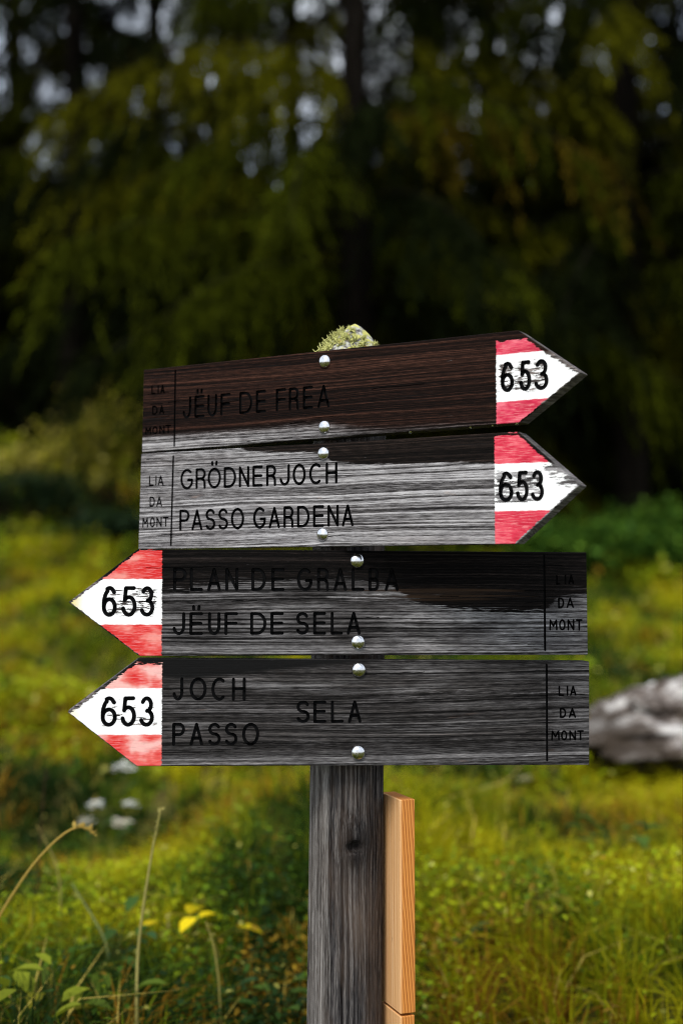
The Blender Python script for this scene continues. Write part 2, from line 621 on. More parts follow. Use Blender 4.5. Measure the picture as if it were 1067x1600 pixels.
def prism(bm, outline, y0, y1, mi=0):
    """outline in (x, z) metres extruded along y"""
    a = [bm.verts.new((p[0], y0, p[1])) for p in outline]
    b = [bm.verts.new((p[0], y1, p[1])) for p in outline]
    n = len(a)
    fs = [bm.faces.new(a), bm.faces.new(b[::-1])]
    for i in range(n):
        j = (i + 1) % n
        fs.append(bm.faces.new((a[j], a[i], b[i], b[j])))
    for f in fs: f.material_index = mi
    return fs


BOARDS = {1: {'v0': 262,
     'outline': [(-316.7, 61.2), (-318.8, -68.9), (311.9, -55.9), (397.2, 5.8), (309.6, 69.0)],
     'bolts': [(10.6, 49.5), (10.0, -45.9)],
     'divider': [(-255.3, 55.2), (-256.7, -61.0)],
     'bands': [(277.8, 37.6), (343.1, 38.5), (277.5, -27.0), (347.2, -25.3)],
     'rows': [('LIA', 2.4, [('L', -301.1, -293.2, 21.3, 34.9), ('I', -289.0, -286.9, 21.3, 35.0), ('A', -283.8, -275.5, 21.3, 35.1)]),
              ('DA', 2.4, [('D', -299.2, -288.7, -10.9, 3.4), ('A', -285.6, -276.3, -10.7, 3.4)]),
              ('MONT', 2.4,
               [('M', -312.5, -301.0, -41.9, -29.5), ('O', -298.9, -288.5, -41.9, -29.0), ('N', -285.4, -275.1, -41.8, -28.4),
                ('T', -274.0, -262.7, -41.7, -27.9)]),
              ('JËUF DE FREA', 4.2,
               [('J', -241.4, -225.2, -20.2, 14.0), ('Ë', -219.2, -200.1, -20.0, 14.2), ('U', -195.2, -177.3, -19.8, 14.3),
                ('F', -171.4, -152.8, -19.6, 14.4), ('D', -137.3, -113.8, -19.3, 14.6), ('E', -107.9, -89.8, -19.1, 14.8),
                ('F', -72.9, -55.1, -18.8, 15.0), ('R', -50.5, -32.9, -18.6, 15.1), ('E', -26.5, -9.1, -18.4, 15.3),
                ('A', -1.8, 18.9, -18.1, 15.4)]),
              ('653', 5.0, [('6', 284.1, 303.5, -14.0, 27.5), ('5', 310.9, 328.2, -14.2, 27.4), ('3', 332.8, 352.6, -14.5, 27.4)])],
     'mask': [(-315.8, -48.8), (-165.3, -49.3), (2.1, -46.4), (65.5, -53.5), (147.0, -55.9), (277.3, -61.0)]},
 2: {'v0': 118,
     'outline': [(-320.1, 73.3), (-324.6, -76.0), (305.0, -74.9), (394.2, 1.0), (308.7, 75.7)],
     'bolts': [(8.6, 59.7), (7.1, -57.6)],
     'divider': [(-258.4, 66.7), (-262.0, -70.7)],
     'bands': [(274.7, 33.5), (355.5, 32.9), (274.4, -30.7), (352.3, -30.8)],
     'rows': [('LIA', 2.4, [('L', -304.5, -295.1, 22.2, 38.0), ('I', -292.0, -290.0, 22.2, 37.8), ('A', -287.9, -276.5, 22.2, 37.7)]),
              ('DA', 2.4, [('D', -303.2, -292.8, -10.4, 5.6), ('A', -290.1, -279.0, -10.4, 5.5)]),
              ('MONT', 2.4,
               [('M', -317.0, -305.7, -42.9, -26.9), ('O', -302.3, -292.6, -42.6, -26.7), ('N', -289.9, -279.5, -42.4, -26.6),
                ('T', -277.5, -266.4, -42.2, -26.5)]),
              ('GRÖDNERJOCH', 4.2,
               [('G', -244.8, -220.1, 14.3, 46.4), ('R', -216.5, -197.5, 14.4, 46.4), ('Ö', -194.2, -169.7, 14.4, 46.4),
                ('D', -165.0, -142.4, 14.5, 46.3), ('N', -137.8, -118.9, 14.5, 46.3), ('E', -113.6, -95.2, 14.6, 46.2),
                ('R', -89.5, -72.0, 14.6, 46.2), ('J', -66.4, -48.4, 14.7, 46.2), ('O', -43.8, -21.3, 14.7, 46.1), ('C', -15.7, 7.3, 14.8, 46.1),
                ('H', 11.8, 31.5, 14.9, 46.1)]),
              ('PASSO GARDENA', 4.2,
               [('P', -246.4, -227.2, -49.1, -16.2), ('A', -223.7, -203.1, -48.9, -16.2), ('S', -198.2, -179.6, -48.7, -16.1),
                ('S', -174.9, -156.5, -48.5, -16.0), ('O', -151.8, -127.9, -48.4, -15.9), ('G', -112.1, -88.8, -48.1, -15.8),
                ('A', -85.0, -65.0, -47.9, -15.8), ('R', -59.4, -41.8, -47.7, -15.7), ('D', -36.3, -14.7, -47.5, -15.6),
                ('E', -9.3, 9.5, -47.3, -15.5), ('N', 14.9, 33.8, -47.1, -15.5), ('A', 38.6, 58.0, -47.0, -15.4)]),
              ('653', 5.0, [('6', 280.4, 301.7, -18.7, 22.9), ('5', 305.3, 323.6, -18.7, 23.0), ('3', 326.8, 345.2, -18.7, 23.0)])],
     'mask': [(-315.7, 92.2), (-176.9, 83.6), (-119.3, 67.5), (2.2, 58.4), (23.5, 46.3), (65.5, 41.0), (272.3, 33.6)]},
 3: {'v0': -38,
     'outline': [(-308.4, 76.0), (-403.8, 1.6), (-305.9, -74.1), (346.6, -77.8), (345.8, 73.0)],
     'bolts': [(3.1, 59.8), (4.1, -56.6)],
     'divider': [(281.0, 68.1), (281.6, -70.4)],
     'bands': [(-275.0, 33.7), (-349.3, 33.7), (-274.6, -30.4), (-348.8, -30.0)],
     'rows': [('PLAN DE GRALBA', 4.4,
               [('P', -259.6, -240.2, 16.8, 49.6), ('L', -236.0, -217.4, 16.8, 49.6), ('A', -211.5, -192.0, 16.7, 49.6),
                ('N', -186.0, -167.3, 16.7, 49.5), ('D', -149.0, -128.0, 16.6, 49.5), ('E', -120.6, -101.4, 16.6, 49.4),
                ('G', -83.8, -60.7, 16.5, 49.4), ('R', -55.0, -37.6, 16.5, 49.4), ('A', -31.2, -11.5, 16.4, 49.3), ('L', -5.0, 13.9, 16.4, 49.3),
                ('B', 19.5, 35.3, 16.4, 49.3), ('A', 43.3, 63.9, 16.3, 49.2)]),
              ('JËUF DE SELA', 4.4,
               [('J', -260.0, -242.1, -45.3, -13.3), ('Ë', -236.3, -217.1, -45.4, -13.3), ('U', -210.3, -192.6, -45.5, -13.3),
                ('F', -187.0, -167.6, -45.5, -13.3), ('D', -150.6, -127.3, -45.7, -13.3), ('E', -121.8, -102.6, -45.7, -13.3),
                ('S', -85.5, -66.5, -45.9, -13.4), ('E', -60.6, -41.9, -45.9, -13.4), ('L', -35.3, -17.6, -46.0, -13.4),
                ('A', -12.0, 8.2, -46.1, -13.4)]),
              ('LIA', 2.6, [('L', 298.6, 305.6, 24.9, 39.2), ('I', 312.0, 314.1, 25.3, 39.5), ('A', 317.3, 326.4, 25.6, 39.6)]),
              ('DA', 2.6, [('D', 301.6, 311.2, -9.4, 6.3), ('A', 314.4, 325.9, -9.3, 6.4)]),
              ('MONT', 2.6,
               [('M', 288.0, 300.8, -41.9, -25.5), ('O', 302.9, 313.0, -42.0, -25.6), ('N', 315.7, 326.4, -42.1, -25.6),
                ('T', 328.5, 338.7, -42.2, -25.7)]),
              ('653', 5.0, [('6', -358.2, -337.4, -19.2, 24.0), ('5', -331.2, -309.9, -19.2, 23.8), ('3', -305.0, -285.4, -19.1, 23.7)])],
     'mask': [(-273.5, 17.3), (-237.7, 17.2), (-233.2, 28.1), (-105.9, 31.6), (-13.5, 35.2), (42.6, 26.9), (80.2, 1.0), (136.9, -8.4), (232.7, -16.2),
              (281.0, -13.6), (300.6, 5.1), (345.6, 9.7)]},
 4: {'v0': -196,
     'outline': [(-306.8, 80.3), (-404.0, 7.2), (-309.3, -69.4), (347.4, -80.7), (348.7, 70.3)],
     'bolts': [(5.4, 61.5), (4.3, -56.1)],
     'divider': [(283.7, 66.1), (283.5, -73.0)],
     'bands': [(-274.1, 38.4), (-348.1, 39.3), (-273.7, -26.4), (-347.6, -25.2)],
     'rows': [('JOCH', 4.4,
               [('J', -259.4, -244.1, 20.9, 53.5), ('O', -235.5, -211.5, 20.5, 53.1), ('C', -205.0, -182.6, 20.0, 52.7),
                ('H', -176.1, -156.4, 19.5, 52.3)]),
              ('PASSO', 4.4,
               [('P', -259.6, -241.5, -42.1, -10.0), ('A', -235.1, -216.0, -42.5, -10.4), ('S', -209.6, -191.3, -42.9, -10.8),
                ('S', -186.2, -167.8, -43.2, -11.1), ('O', -161.4, -137.2, -43.7, -11.6)]),
              ('SELA', 4.4,
               [('S', -84.7, -65.1, -13.0, 18.6), ('E', -60.2, -41.5, -13.4, 18.4), ('L', -34.9, -16.5, -13.8, 18.2),
                ('A', -10.2, 9.3, -14.2, 17.9)]),
              ('LIA', 2.6, [('L', 301.3, 310.2, 20.2, 35.3), ('I', 313.8, 316.2, 20.3, 35.3), ('A', 318.6, 328.7, 20.3, 35.3)]),
              ('DA', 2.6, [('D', 303.1, 312.9, -11.9, 2.9), ('A', 316.5, 327.8, -11.9, 2.7)]),
              ('MONT', 2.6,
               [('M', 289.8, 302.9, -44.5, -29.7), ('O', 304.6, 314.2, -44.7, -29.9), ('N', 317.1, 327.6, -44.8, -30.0),
                ('T', 329.1, 339.5, -45.0, -30.1)]),
              ('653', 5.0, [('6', -358.5, -336.2, -14.1, 28.1), ('5', -330.9, -309.7, -14.5, 27.8), ('3', -304.8, -284.9, -14.9, 27.4)])]}}


# ------------------------------------------------------------------ signpost: the four boards
def plain(name, col, rough, spec=0.3, metal=0.0):
    b = NB(name)
    return b.bsdf(col, rough, spec, metal)


M_GROOVE = plain('black_engraving_paint', (0.0025, 0.0025, 0.0028), 0.6, 0.06)


def bolt_material():
    b = NB('galvanised_steel')
    x, y, z = b.coord()
    n = b.noise(b.vec(x, y, z), 260, 3, 0.6)
    return b.bsdf(b.ramp(n, [(0.3, 0.55), (0.7, 0.82)]), b.mr(n, 0.3, 0.7, 0.12, 0.3), 0.5, 1.0, normal=b.bump(n, 0.15, 0.0006))


M_BOLT = bolt_material()


def board_material(k, d):
    b = NB('board_wood_and_paint')
    x, y, z = b.coord()
    S = lambda a, c: b.m('MULTIPLY', a, c)
    ADD = lambda a, c: b.m('ADD', a, c)
    SUB = lambda a, c: b.m('SUBTRACT', a, c)
    off = 3.7 * k
    xo = ADD(x, off)
    warp = b.noise(b.vec(S(xo, 1.6), S(y, 6), S(z, 11)), 1, 3, 0.55)
    zw = ADD(z, S(SUB(warp, 0.5), 0.022))
    rg = b.noise(b.vec(S(xo, 0.7), S(y, 9), S(zw, 250)), 1, 4, 0.78)          # growth rings, running the length of the board
    dash = b.noise(b.vec(S(xo, 55), S(y, 40), S(zw, 800)), 1, 3, 0.65)        # raised and torn fibres
    g1 = dash
    g3 = b.noise(b.vec(S(xo, 3.5), S(y, 5), S(zw, 26)), 1, 4, 0.6)
    g4 = b.noise(b.vec(S(xo, 26), S(y, 30), S(zw, 240)), 1, 3, 0.7)
    grain = ADD(S(rg, 0.72), S(dash, 0.28))
    pale = b.ramp(grain, [(0.42, (0.015, 0.014, 0.014)), (0.465, (0.095, 0.09, 0.09)), (0.51, (0.23, 0.223, 0.226)), (0.58, (0.50, 0.49, 0.495))])
    pale = b.mix(b.mr(g3, 0.30, 0.52, 0.55, 0.0), pale, b.mix(1.0, pale, (0.55, 0.5, 0.48), 'MULTIPLY'))
    mot = b.noise(b.vec(S(xo, 16), S(y, 9), S(z, 60)), 1, 4, 0.65)
    pale = b.mix(b.mr(mot, 0.56, 0.38, 0, 0.6), pale, b.mix(1.0, pale, (0.45, 0.44, 0.45), 'MULTIPLY'))
    silver = b.mr(b.noise(b.vec(S(xo, 6), S(y, 9), S(zw, 260)), 1, 4, 0.7), 0.58, 0.68)
    brown = {1: (0.030, 0.0125, 0.008), 2: (0.015, 0.010, 0.008), 3: (0.012, 0.009, 0.008), 4: (0.034, 0.030, 0.028)}[k]
    dk = b.ramp(grain, [(0.40, 0.04), (0.48, 0.22), (0.54, 0.70), (0.64, 2.4)])
    dark = b.mix(1.0, dk, brown, 'MULTIPLY')
    speck = b.mr(g4, 0.69, 0.76, 0, 0.5)                      # weathered flecks left on the dark wood
    u = S(ADD(x, 0.33), 1 / 0.68)
    if 'mask' in d:
        pts = [((px / 1000 + 0.33) / 0.68, (pz / 1000 + 0.1) / 0.22) for px, pz in d['mask']]
        zb = SUB(S(b.curve(u, pts), 0.22), 0.1)
        amp, w = {1: (0.010, 0.0100), 2: (0.005, 0.0018), 3: (0.013, 0.0020)}[k]
        s = ADD(SUB(zb, z), ADD(S(SUB(g3, 0.5), amp * 2), ADD(S(SUB(rg, 0.5), amp * 2.2), S(SUB(dash, 0.5), amp * 1.6))))
        lvl = b.mr(s, -w, w, 0, 1, True)
    else:
        lvl = 0.0
    if k == 1:
        lvl = S(lvl, b.mr(x, -0.05, 0.30, 0.85, 0.30))
    if k == 2:
        lvl = S(lvl, 0.93)
    if k == 3:
        br = b.noise(b.vec(S(xo, 7), S(y, 5), S(zw, 34)), 1, 4, 0.6)
        patch = b.mr(br, 0.40, 0.60, 0.22, 0.80)
        right = b.mr(x, 0.03, 0.12)
        lvl = S(lvl, b.m('MAXIMUM', S(patch, b.mr(right, 0, 1, 0.62, 1.0)), S(b.mr(z, -0.05, -0.068), 0.6)))
        lvl = b.m('MAXIMUM', lvl, S(S(silver, b.mr(s, -0.02, -0.002)), 0.55))
        # the two pale scars near the middle
        for (cx, cz, sx, sz) in ((0.02, 0.007, 0.055, 0.006), (0.14, -0.022, 0.10, 0.007)):
            e = ADD(b.m('POWER', S(SUB(x, cx), 1 / sx), 2), b.m('POWER', S(SUB(z, cz), 1 / sz), 2))
            e = ADD(e, S(SUB(g4, 0.5), 4.0))
            lvl = b.m('MAXIMUM', lvl, b.mr(e, 1.3, 0.5, 0, 0.8))
        # brown rub mark right of the word
        e = ADD(b.m('POWER', S(SUB(x, 0.13), 1 / 0.10), 2), b.m('POWER', S(SUB(z, 0.013), 1 / 0.010), 2))
        rub = b.mr(ADD(e, S(SUB(rg, 0.5), 11.0)), 0.9, -0.2, 0, 0.38)
        dark = b.mix(rub, dark, (0.085, 0.05, 0.03))
    if k == 4:
        br = b.noise(b.vec(S(xo, 5), S(y, 5), S(zw, 46)), 1, 4, 0.62)
        lvl = b.mr(br, 0.48, 0.68, 0.06, 0.42)
        low = b.mr(ADD(z, S(SUB(g3, 0.5), 0.03)), -0.048, -0.066, 0, 0.5, True)
        end = S(b.mr(ADD(x, S(SUB(g4, 0.5), 0.1)), 0.27, 0.31), 0.30)
        lvl = b.m('MAXIMUM', lvl, b.m('MAXIMUM', low, end))
        streak = b.mr(b.m('ABSOLUTE', SUB(z, ADD(0.029, S(SUB(warp, 0.5), 0.02)))), 0.005, 0.0, 0, 1)
        lvl = ADD(lvl, S(S(streak, b.mr(x, 0.0, 0.12)), b.mr(g4, 0.5, 0.62, 0, 0.5)))
        lvl = b.m('MAXIMUM', lvl, S(S(silver, b.mr(mot, 0.45, 0.6)), 0.5))
        # black stain along the upper left corner
        st = b.mr(ADD(z, S(b.m('ABSOLUTE', ADD(x, 0.24)), -0.09)), 0.046, 0.054, 0, 1)
        lvl = S(lvl, SUB(1.0, st))
        dark = b.mix(st, dark, (0.006, 0.006, 0.006))
    lvl = b.m('MAXIMUM', lvl, S(speck, 0.8), clamp=True)
    if k != 2:                                               # under flaked paint the wood of the tip stayed lighter
        tipz = S(b.mr(S(SUB(x, d['bands'][0][0] / 1000), 1 if k == 1 else -1), 0.0, 0.001), b.mr(b.m('ABSOLUTE', z), 0.038, 0.030))
        lvl = b.m('MAXIMUM', lvl, S(tipz, 0.42))
        dark = b.mix(tipz, dark, b.mix(1.0, dk, (0.13, 0.088, 0.066), 'MULTIPLY'))
    wood = b.mix(lvl, dark, pale)
    hair = b.noise(b.vec(S(xo, 4.0), S(y, 20), S(zw, 330)), 1, 2, 0.5)
    wood = b.mix(b.mr(hair, 0.655, 0.69, 0, 0.85), wood, (0.006, 0.005, 0.005))
    wood = b.mix(b.mr(hair, 0.34, 0.31, 0, 0.55), wood, b.mix(1.0, wood, (1.9, 1.85, 1.8), 'MULTIPLY'))
    # a few warm knots of younger wood
    warm = b.mr(b.noise(b.vec(S(xo, 14), S(y, 9), S(zw, 60)), 1, 2, 0.5), 0.70, 0.76, 0, 0.45)
    wood = b.mix(warm, wood, b.mix(1.0, wood, (1.3, 0.85, 0.6), 'MULTIPLY'))
    # --- painted tip
    right_tip = k in (1, 2)
    sg = 1 if right_tip else -1
    xd = d['bands'][0][0] / 1000
    wn1 = b.noise(b.vec(S(xo, 55), S(y, 40), S(z, 300)), 1, 4, 0.65)
    wn2 = b.noise(b.vec(S(xo, 14), S(y, 14), S(z, 70)), 1, 4, 0.6)
    dx = S(SUB(x, xd), sg)
    inside = b.mr(ADD(dx, S(SUB(wn1, 0.5), 0.006)), -0.0006, 0.0006)
    (ax, az), (bx, bz), (cx, cz), (ex, ez) = [(p / 1000, q / 1000) for p, q in d['bands']]
    edge_n = S(SUB(b.noise(b.vec(S(xo, 90), y, S(z, 300)), 1, 2, 0.5), 0.5), 0.003)
    zt = ADD(S(SUB(x, ax), (bz - az) / (bx - ax)), az)
    zl = ADD(S(SUB(x, cx), (ez - cz) / (ex - cx)), cz)
    up = b.mr(ADD(SUB(z, zt), edge_n), -0.0005, 0.0005)
    lo = b.mr(ADD(SUB(zl, z), edge_n), -0.0005, 0.0005)
    red_m = b.m('MAXIMUM', up, lo)
    fade = b.noise(b.vec(S(xo, 20), S(y, 20), S(z, 34)), 1, 3, 0.55)
    if k == 1: red = b.ramp(fade, [(0.3, (0.38, 0.010, 0.035)), (0.5, (0.56, 0.032, 0.075)), (0.66, (0.72, 0.14, 0.19))])
    elif k == 2: red = b.ramp(fade, [(0.3, (0.45, 0.013, 0.036)), (0.5, (0.60, 0.036, 0.07)), (0.68, (0.74, 0.15, 0.18))])
    elif k == 3: red = b.ramp(fade, [(0.38, (0.58, 0.018, 0.018)), (0.52, (0.66, 0.055, 0.048)), (0.64, (0.76, 0.26, 0.22))])
    else: red = b.ramp(fade, [(0.36, (0.62, 0.028, 0.024)), (0.48, (0.70, 0.12, 0.10)), (0.60, (0.80, 0.46, 0.41))])
    red = b.mix(b.mr(dash, 0.50, 0.64, 0, 0.5), red, (0.80, 0.34, 0.34))
    red = b.mix(b.mr(dash, 0.48, 0.36, 0, 0.35), red, b.mix(1.0, red, (0.5, 0.3, 0.35), 'MULTIPLY'))
    white = b.ramp(wn2, [(0.3, (0.80, 0.81, 0.80)), (0.7, (0.87, 0.875, 0.87))])
    if not right_tip:                                        # yellowed at the very tip
        tipx = d['outline'][1][0] / 1000
        yl = b.mr(ADD(SUB(x, tipx), S(SUB(wn2, 0.5), 0.02)), 0.022, 0.006, 0, 0.75 if k == 3 else 0.35)
        white = b.mix(yl, white, (0.72, 0.58, 0.12))
    paint = b.mix(red_m, white, red)
    # wear: round the numbers, along the sawn edges
    ol = [(p / 1000, q / 1000) for p, q in d['outline']]
    if right_tip: tip, ctop, cbot = ol[3], ol[4], ol[2]
    else: tip, ctop, cbot = ol[1], ol[0], ol[2]

    def line_dist(p, q):
        nx, nz = -(q[1] - p[1]), (q[0] - p[0])
        ln = math.hypot(nx, nz); nx /= ln; nz /= ln
        c = nx * p[0] + nz * p[1]
        if nx * 0 + nz * 0 - c < 0: nx, nz, c = -nx, -nz, -c
        return SUB(ADD(S(x, nx), S(z, nz)), c)
    dtop = line_dist(tip, ctop)
    dbot = line_dist(tip, cbot)
    et, eb = {1: (0.009, 0.003), 2: (0.007, 0.004), 3: (0.006, 0.003), 4: (0.009, 0.002)}[k]
    wear = S(b.mr(dtop, 0.0, et, 1, 0), 0.42)
    wear = b.m('MAXIMUM', wear, S(b.mr(dbot, 0.0, eb, 1, 0), 0.42))
    num = [g for r in d['rows'] if r[0] == '653' for g in r[2]]
    nx0, nx1 = num[0][1] / 1000, num[-1][2] / 1000
    nz0, nz1 = num[0][3] / 1000, num[0][4] / 1000
    qx = b.m('DIVIDE', b.m('ABSOLUTE', SUB(x, (nx0 + nx1) / 2 - sg * 0.004)), (nx1 - nx0) / 2 + 0.006)
    qz = b.m('DIVIDE', b.m('ABSOLUTE', SUB(z, (nz0 + nz1) / 2)), (nz1 - nz0) / 2 + 0.003)
    qd = b.m('MAXIMUM', qx, qz)
    amt = {1: 0.215, 2: 0.26, 3: 0.20, 4: 0.155}[k]
    wear = b.m('MAXIMUM', wear, S(b.mr(qd, 0.72, 1.15, 1, 0, True), amt))
    if k == 2:                                               # long scratches towards the upper edge of the point
        sc_ = S(b.mr(dtop, 0.0, 0.034, 1, 0), b.mr(SUB(z, 0.034), 0.0, -0.004))
        wear = b.m('MAXIMUM', wear, S(sc_, 0.30))
    wear = b.m('MAXIMUM', wear, S(b.mr(ADD(z, -d['outline'][0][1] / 1000), {1: -0.008, 4: -0.013}.get(k, -0.004), -0.001, 0, 1), 0.45 if k in (1, 4) else 0.3))
    wmix = ADD(S(wn1, 0.7), S(wn2, 0.3))
    keep = b.mr(SUB(wmix, ADD(wear, 0.27)), -0.012, 0.012)
    on_front = b.mr(y, 0.0016, 0.0012)
    keep = S(S(keep, inside), on_front)
    col = b.mix(keep, wood, paint)
    # sawn flanks are plain grey-brown wood, dirtier than the face
    flank = b.mr(y, 0.0014, 0.003)
    col = b.mix(S(flank, 0.75), col, b.ramp(grain, [(0.35, (0.02, 0.017, 0.015)), (0.55, (0.12, 0.11, 0.105)), (0.7, (0.25, 0.24, 0.23))]))
    rough = b.mix(keep, b.mix(lvl, (0.75,) * 3, (0.92,) * 3), (0.55,) * 3)
    hgt = ADD(S(grain, b.mr(keep, 0, 1, 1.0, 0.35)), S(keep, 0.12))
    return b.bsdf(col, rough, 0.07, normal=b.bump(hgt, 0.8, 0.0018))


def dome_mesh():
    bm = bmesh.new()
    prof = [(0.0, -0.0056), (0.0030, -0.0054), (0.0056, -0.0046), (0.0078, -0.0032), (0.0092, -0.0016), (0.0098, 0.0), (0.0099, 0.0012)]
    n = 24
    rings = []
    for r, y in prof[1:]:
        rings.append([bm.verts.new((r * math.cos(2 * math.pi * i / n), y, r * math.sin(2 * math.pi * i / n))) for i in range(n)])
    c = bm.verts.new((0, prof[0][1], 0))
    for i in range(n):
        bm.faces.new((c, rings[0][(i + 1) % n], rings[0][i]))
        for a, bb in zip(rings, rings[1:]):
            bm.faces.new((a[i], a[(i + 1) % n], bb[(i + 1) % n], bb[i]))
    bmesh.ops.recalc_face_normals(bm, faces=bm.faces)
    me = bm_mesh('bolt', bm, True)
    me.materials.append(M_BOLT)
    return me


DOME = dome_mesh()
THICK = 0.030
BOARD_LABEL = {1: 'dark brown right-pointing board, topmost of the four',
               2: 'pale silver-grey right-pointing board with a dark band along its top',
               3: 'left-pointing board, half black and half grey, reading over two lines',
               4: 'evenly dark grey left-pointing board, lowest of the four'}


def apply_boolean(target, cutter):
    md = target.modifiers.new('cut', 'BOOLEAN')
    md.operation = 'DIFFERENCE'
    md.solver = 'EXACT'
    md.use_self = True
    md.object = cutter
    try: md.material_mode = 'TRANSFER'
    except Exception: pass
    dg = bpy.context.evaluated_depsgraph_get()
    dg.update()
    me = bpy.data.meshes.new_from_object(target.evaluated_get(dg), preserve_all_data_layers=True, depsgraph=dg)
    target.modifiers.clear()
    old = target.data
    target.data = me
    bpy.data.meshes.remove(old)


def make_board(k):
    d = BOARDS[k]
    yaw = R(-29) if k in (1, 2) else R(8.4)
    nrm = Vector((math.sin(yaw), -math.cos(yaw), 0))
    org = Vector((0, 0, EYE + d['v0'] / 1000)) + nrm * (0.0545 + THICK - 0.001)
    bm = bmesh.new()
    prism(bm, [(p / 1000, q / 1000) for p, q in d['outline']], 0.0, THICK)
    bmesh.ops.recalc_face_normals(bm, faces=bm.faces)
    bmesh.ops.bevel(bm, geom=list(bm.edges), offset=0.0011, segments=2, affect='EDGES', profile=0.5)
    me = bm_mesh('arrow_board', bm)
    mat = board_material(k, d)
    bo = mesh_obj('arrow_board', me, signpost, [mat, M_GROOVE])
    bo.location = org
    bo.rotation_euler = (0, 0, yaw)
    bo['label'] = BOARD_LABEL[k]
    cb = bmesh.new()
    inl = []
    rr = random.Random(k)
    lines = [('divider_groove', None, 3.2, [[d['divider'][0], d['divider'][1]]])]
    for t, w, gl in d['rows']:
        st = []
        w = 5.6 if t == '653' else w
        for g in gl: st += glyph_strokes(g, w)
        lines.append(('engraved_number' if t == '653' else 'engraved_words', t, w, st))
    i = 0
    for nm, t, w, sts in lines:
        fb = bmesh.new()
        for pl in sts:
            jit = rr.uniform(-0.06, 0.10)
            ol = stroke_outline([(px / 1000, pz / 1000) for px, pz in pl], (w + jit) / 1000)
            i += 1
            prism(cb, ol, -0.004 - 0.00001 * i, 0.0034 + 0.000004 * i, 1)
            ol2 = stroke_outline([(px / 1000, pz / 1000) for px, pz in pl], (w - 0.25) / 1000)
            vs = [fb.verts.new((p[0], 0.0028 + 0.000006 * (i % 60), p[1])) for p in ol2]
            f = fb.faces.new(vs)
        bmesh.ops.triangulate(fb, faces=fb.faces)
        fo = mesh_obj(nm, bm_mesh(nm, fb), bo, [M_GROOVE])
        if t: fo['label'] = ('black engraved number 653' if t == '653' else 'black engraved words ' + t)
    # drying cracks along the grain
    xs_ = [p[0] for p in d['outline']]
    for c_ in range(11):
        x0_ = rr.uniform(-300, 250); ln_ = rr.uniform(25, 110); z_ = rr.uniform(-68, 66)
        if c_ < 3 : x0_ = (250 if k > 2 else -310) + rr.uniform(0, 6); ln_ = rr.uniform(25, 60)
        pts_ = [(x0_ + ln_ * t / 6, z_ + rr.uniform(-0.7, 0.7) + 0.02 * ln_ * (t / 6 - 0.5)) for t in range(7)]
        x1_ = pts_[-1][0]
        if k < 3 and x1_ > 268: continue
        ol = stroke_outline([(px / 1000, pz / 1000) for px, pz in pts_], rr.uniform(0.5, 1.1) / 1000)
        i += 1
        prism(cb, ol, -0.004 - 0.00001 * i, 0.0021 + 0.000004 * i, 1)
    bmesh.ops.recalc_face_normals(cb, faces=cb.faces)
    cme = bm_mesh('cutter', cb)
    cut = bpy.data.objects.new('cutter', cme)
    cme.materials.append(mat); cme.materials.append(M_GROOVE)
    COL.objects.link(cut)
    # cut in the board's own space
    loc, rot = bo.location.copy(), bo.rotation_euler.copy()
    bo.parent = None
    bo.location = (0, 0, 0); bo.rotation_euler = (0, 0, 0)
    bpy.context.view_layer.update()
    apply_boolean(bo, cut)
    bo.parent = signpost
    bo.location = loc; bo.rotation_euler = rot
    bpy.data.objects.remove(cut); bpy.data.meshes.remove(cme)
    for bx, bz in d['bolts']:
        b_ = mesh_obj('bolt', DOME, bo)
        b_.location = (bx / 1000, -0.0008, bz / 1000)
        b_.rotation_euler = (0, rr.uniform(0, 6), 0)
        s = 1.0 if k < 3 else 1.1
        b_.scale = (s, s, s)
    return bo


boards = {k: make_board(k) for k in (1, 2, 3, 4)}


# rain drops hanging under the topmost board
def drops():
    m = NB('water')
    mat = m.bsdf((1, 1, 1), 0.0, 0.5, transmission=1.0, ior=1.33)
    bm = bmesh.new()
    bmesh.ops.create_uvsphere(bm, u_segments=14, v_segments=10, radius=0.0021)
    for v in bm.verts:
        if v.co.z > 0: v.co.x *= 0.85; v.co.y *= 0.85; v.co.z *= 1.25
    me = bm_mesh('water_drop', bm, True)
    me.materials.append(mat)
    d = BOARDS[1]
    (x0, z0), (x1, z1) = d['outline'][1], d['outline'][2]
    for px, lab in ((147, 'tiny clear water drop under the topmost board, leftmost of the four drops'), (238, 'tiny clear water drop under the topmost board, second of four from the left'),
                    (271, 'tiny clear water drop under the topmost board, just left of its red paint'), (306, 'clear water drop hanging at the lower corner of the topmost board point')):
        o = mesh_obj('water_drop', me)
        zz = z0 + (z1 - z0) * (px - x0) / (x1 - x0)
        b1 = boards[1]
        M = Matrix.Translation(signpost.location) @ Matrix.Translation(b1.location) @ b1.rotation_euler.to_matrix().to_4x4()
        o.location = M @ Vector((px / 1000, 0.003, zz / 1000 - 0.0016))
        s = 1.0 if px in (147, 306) else 0.75
        o.scale = (s, s, s)
        tag(o, lab, 'water drop', 'rain drops under the topmost board')


drops()


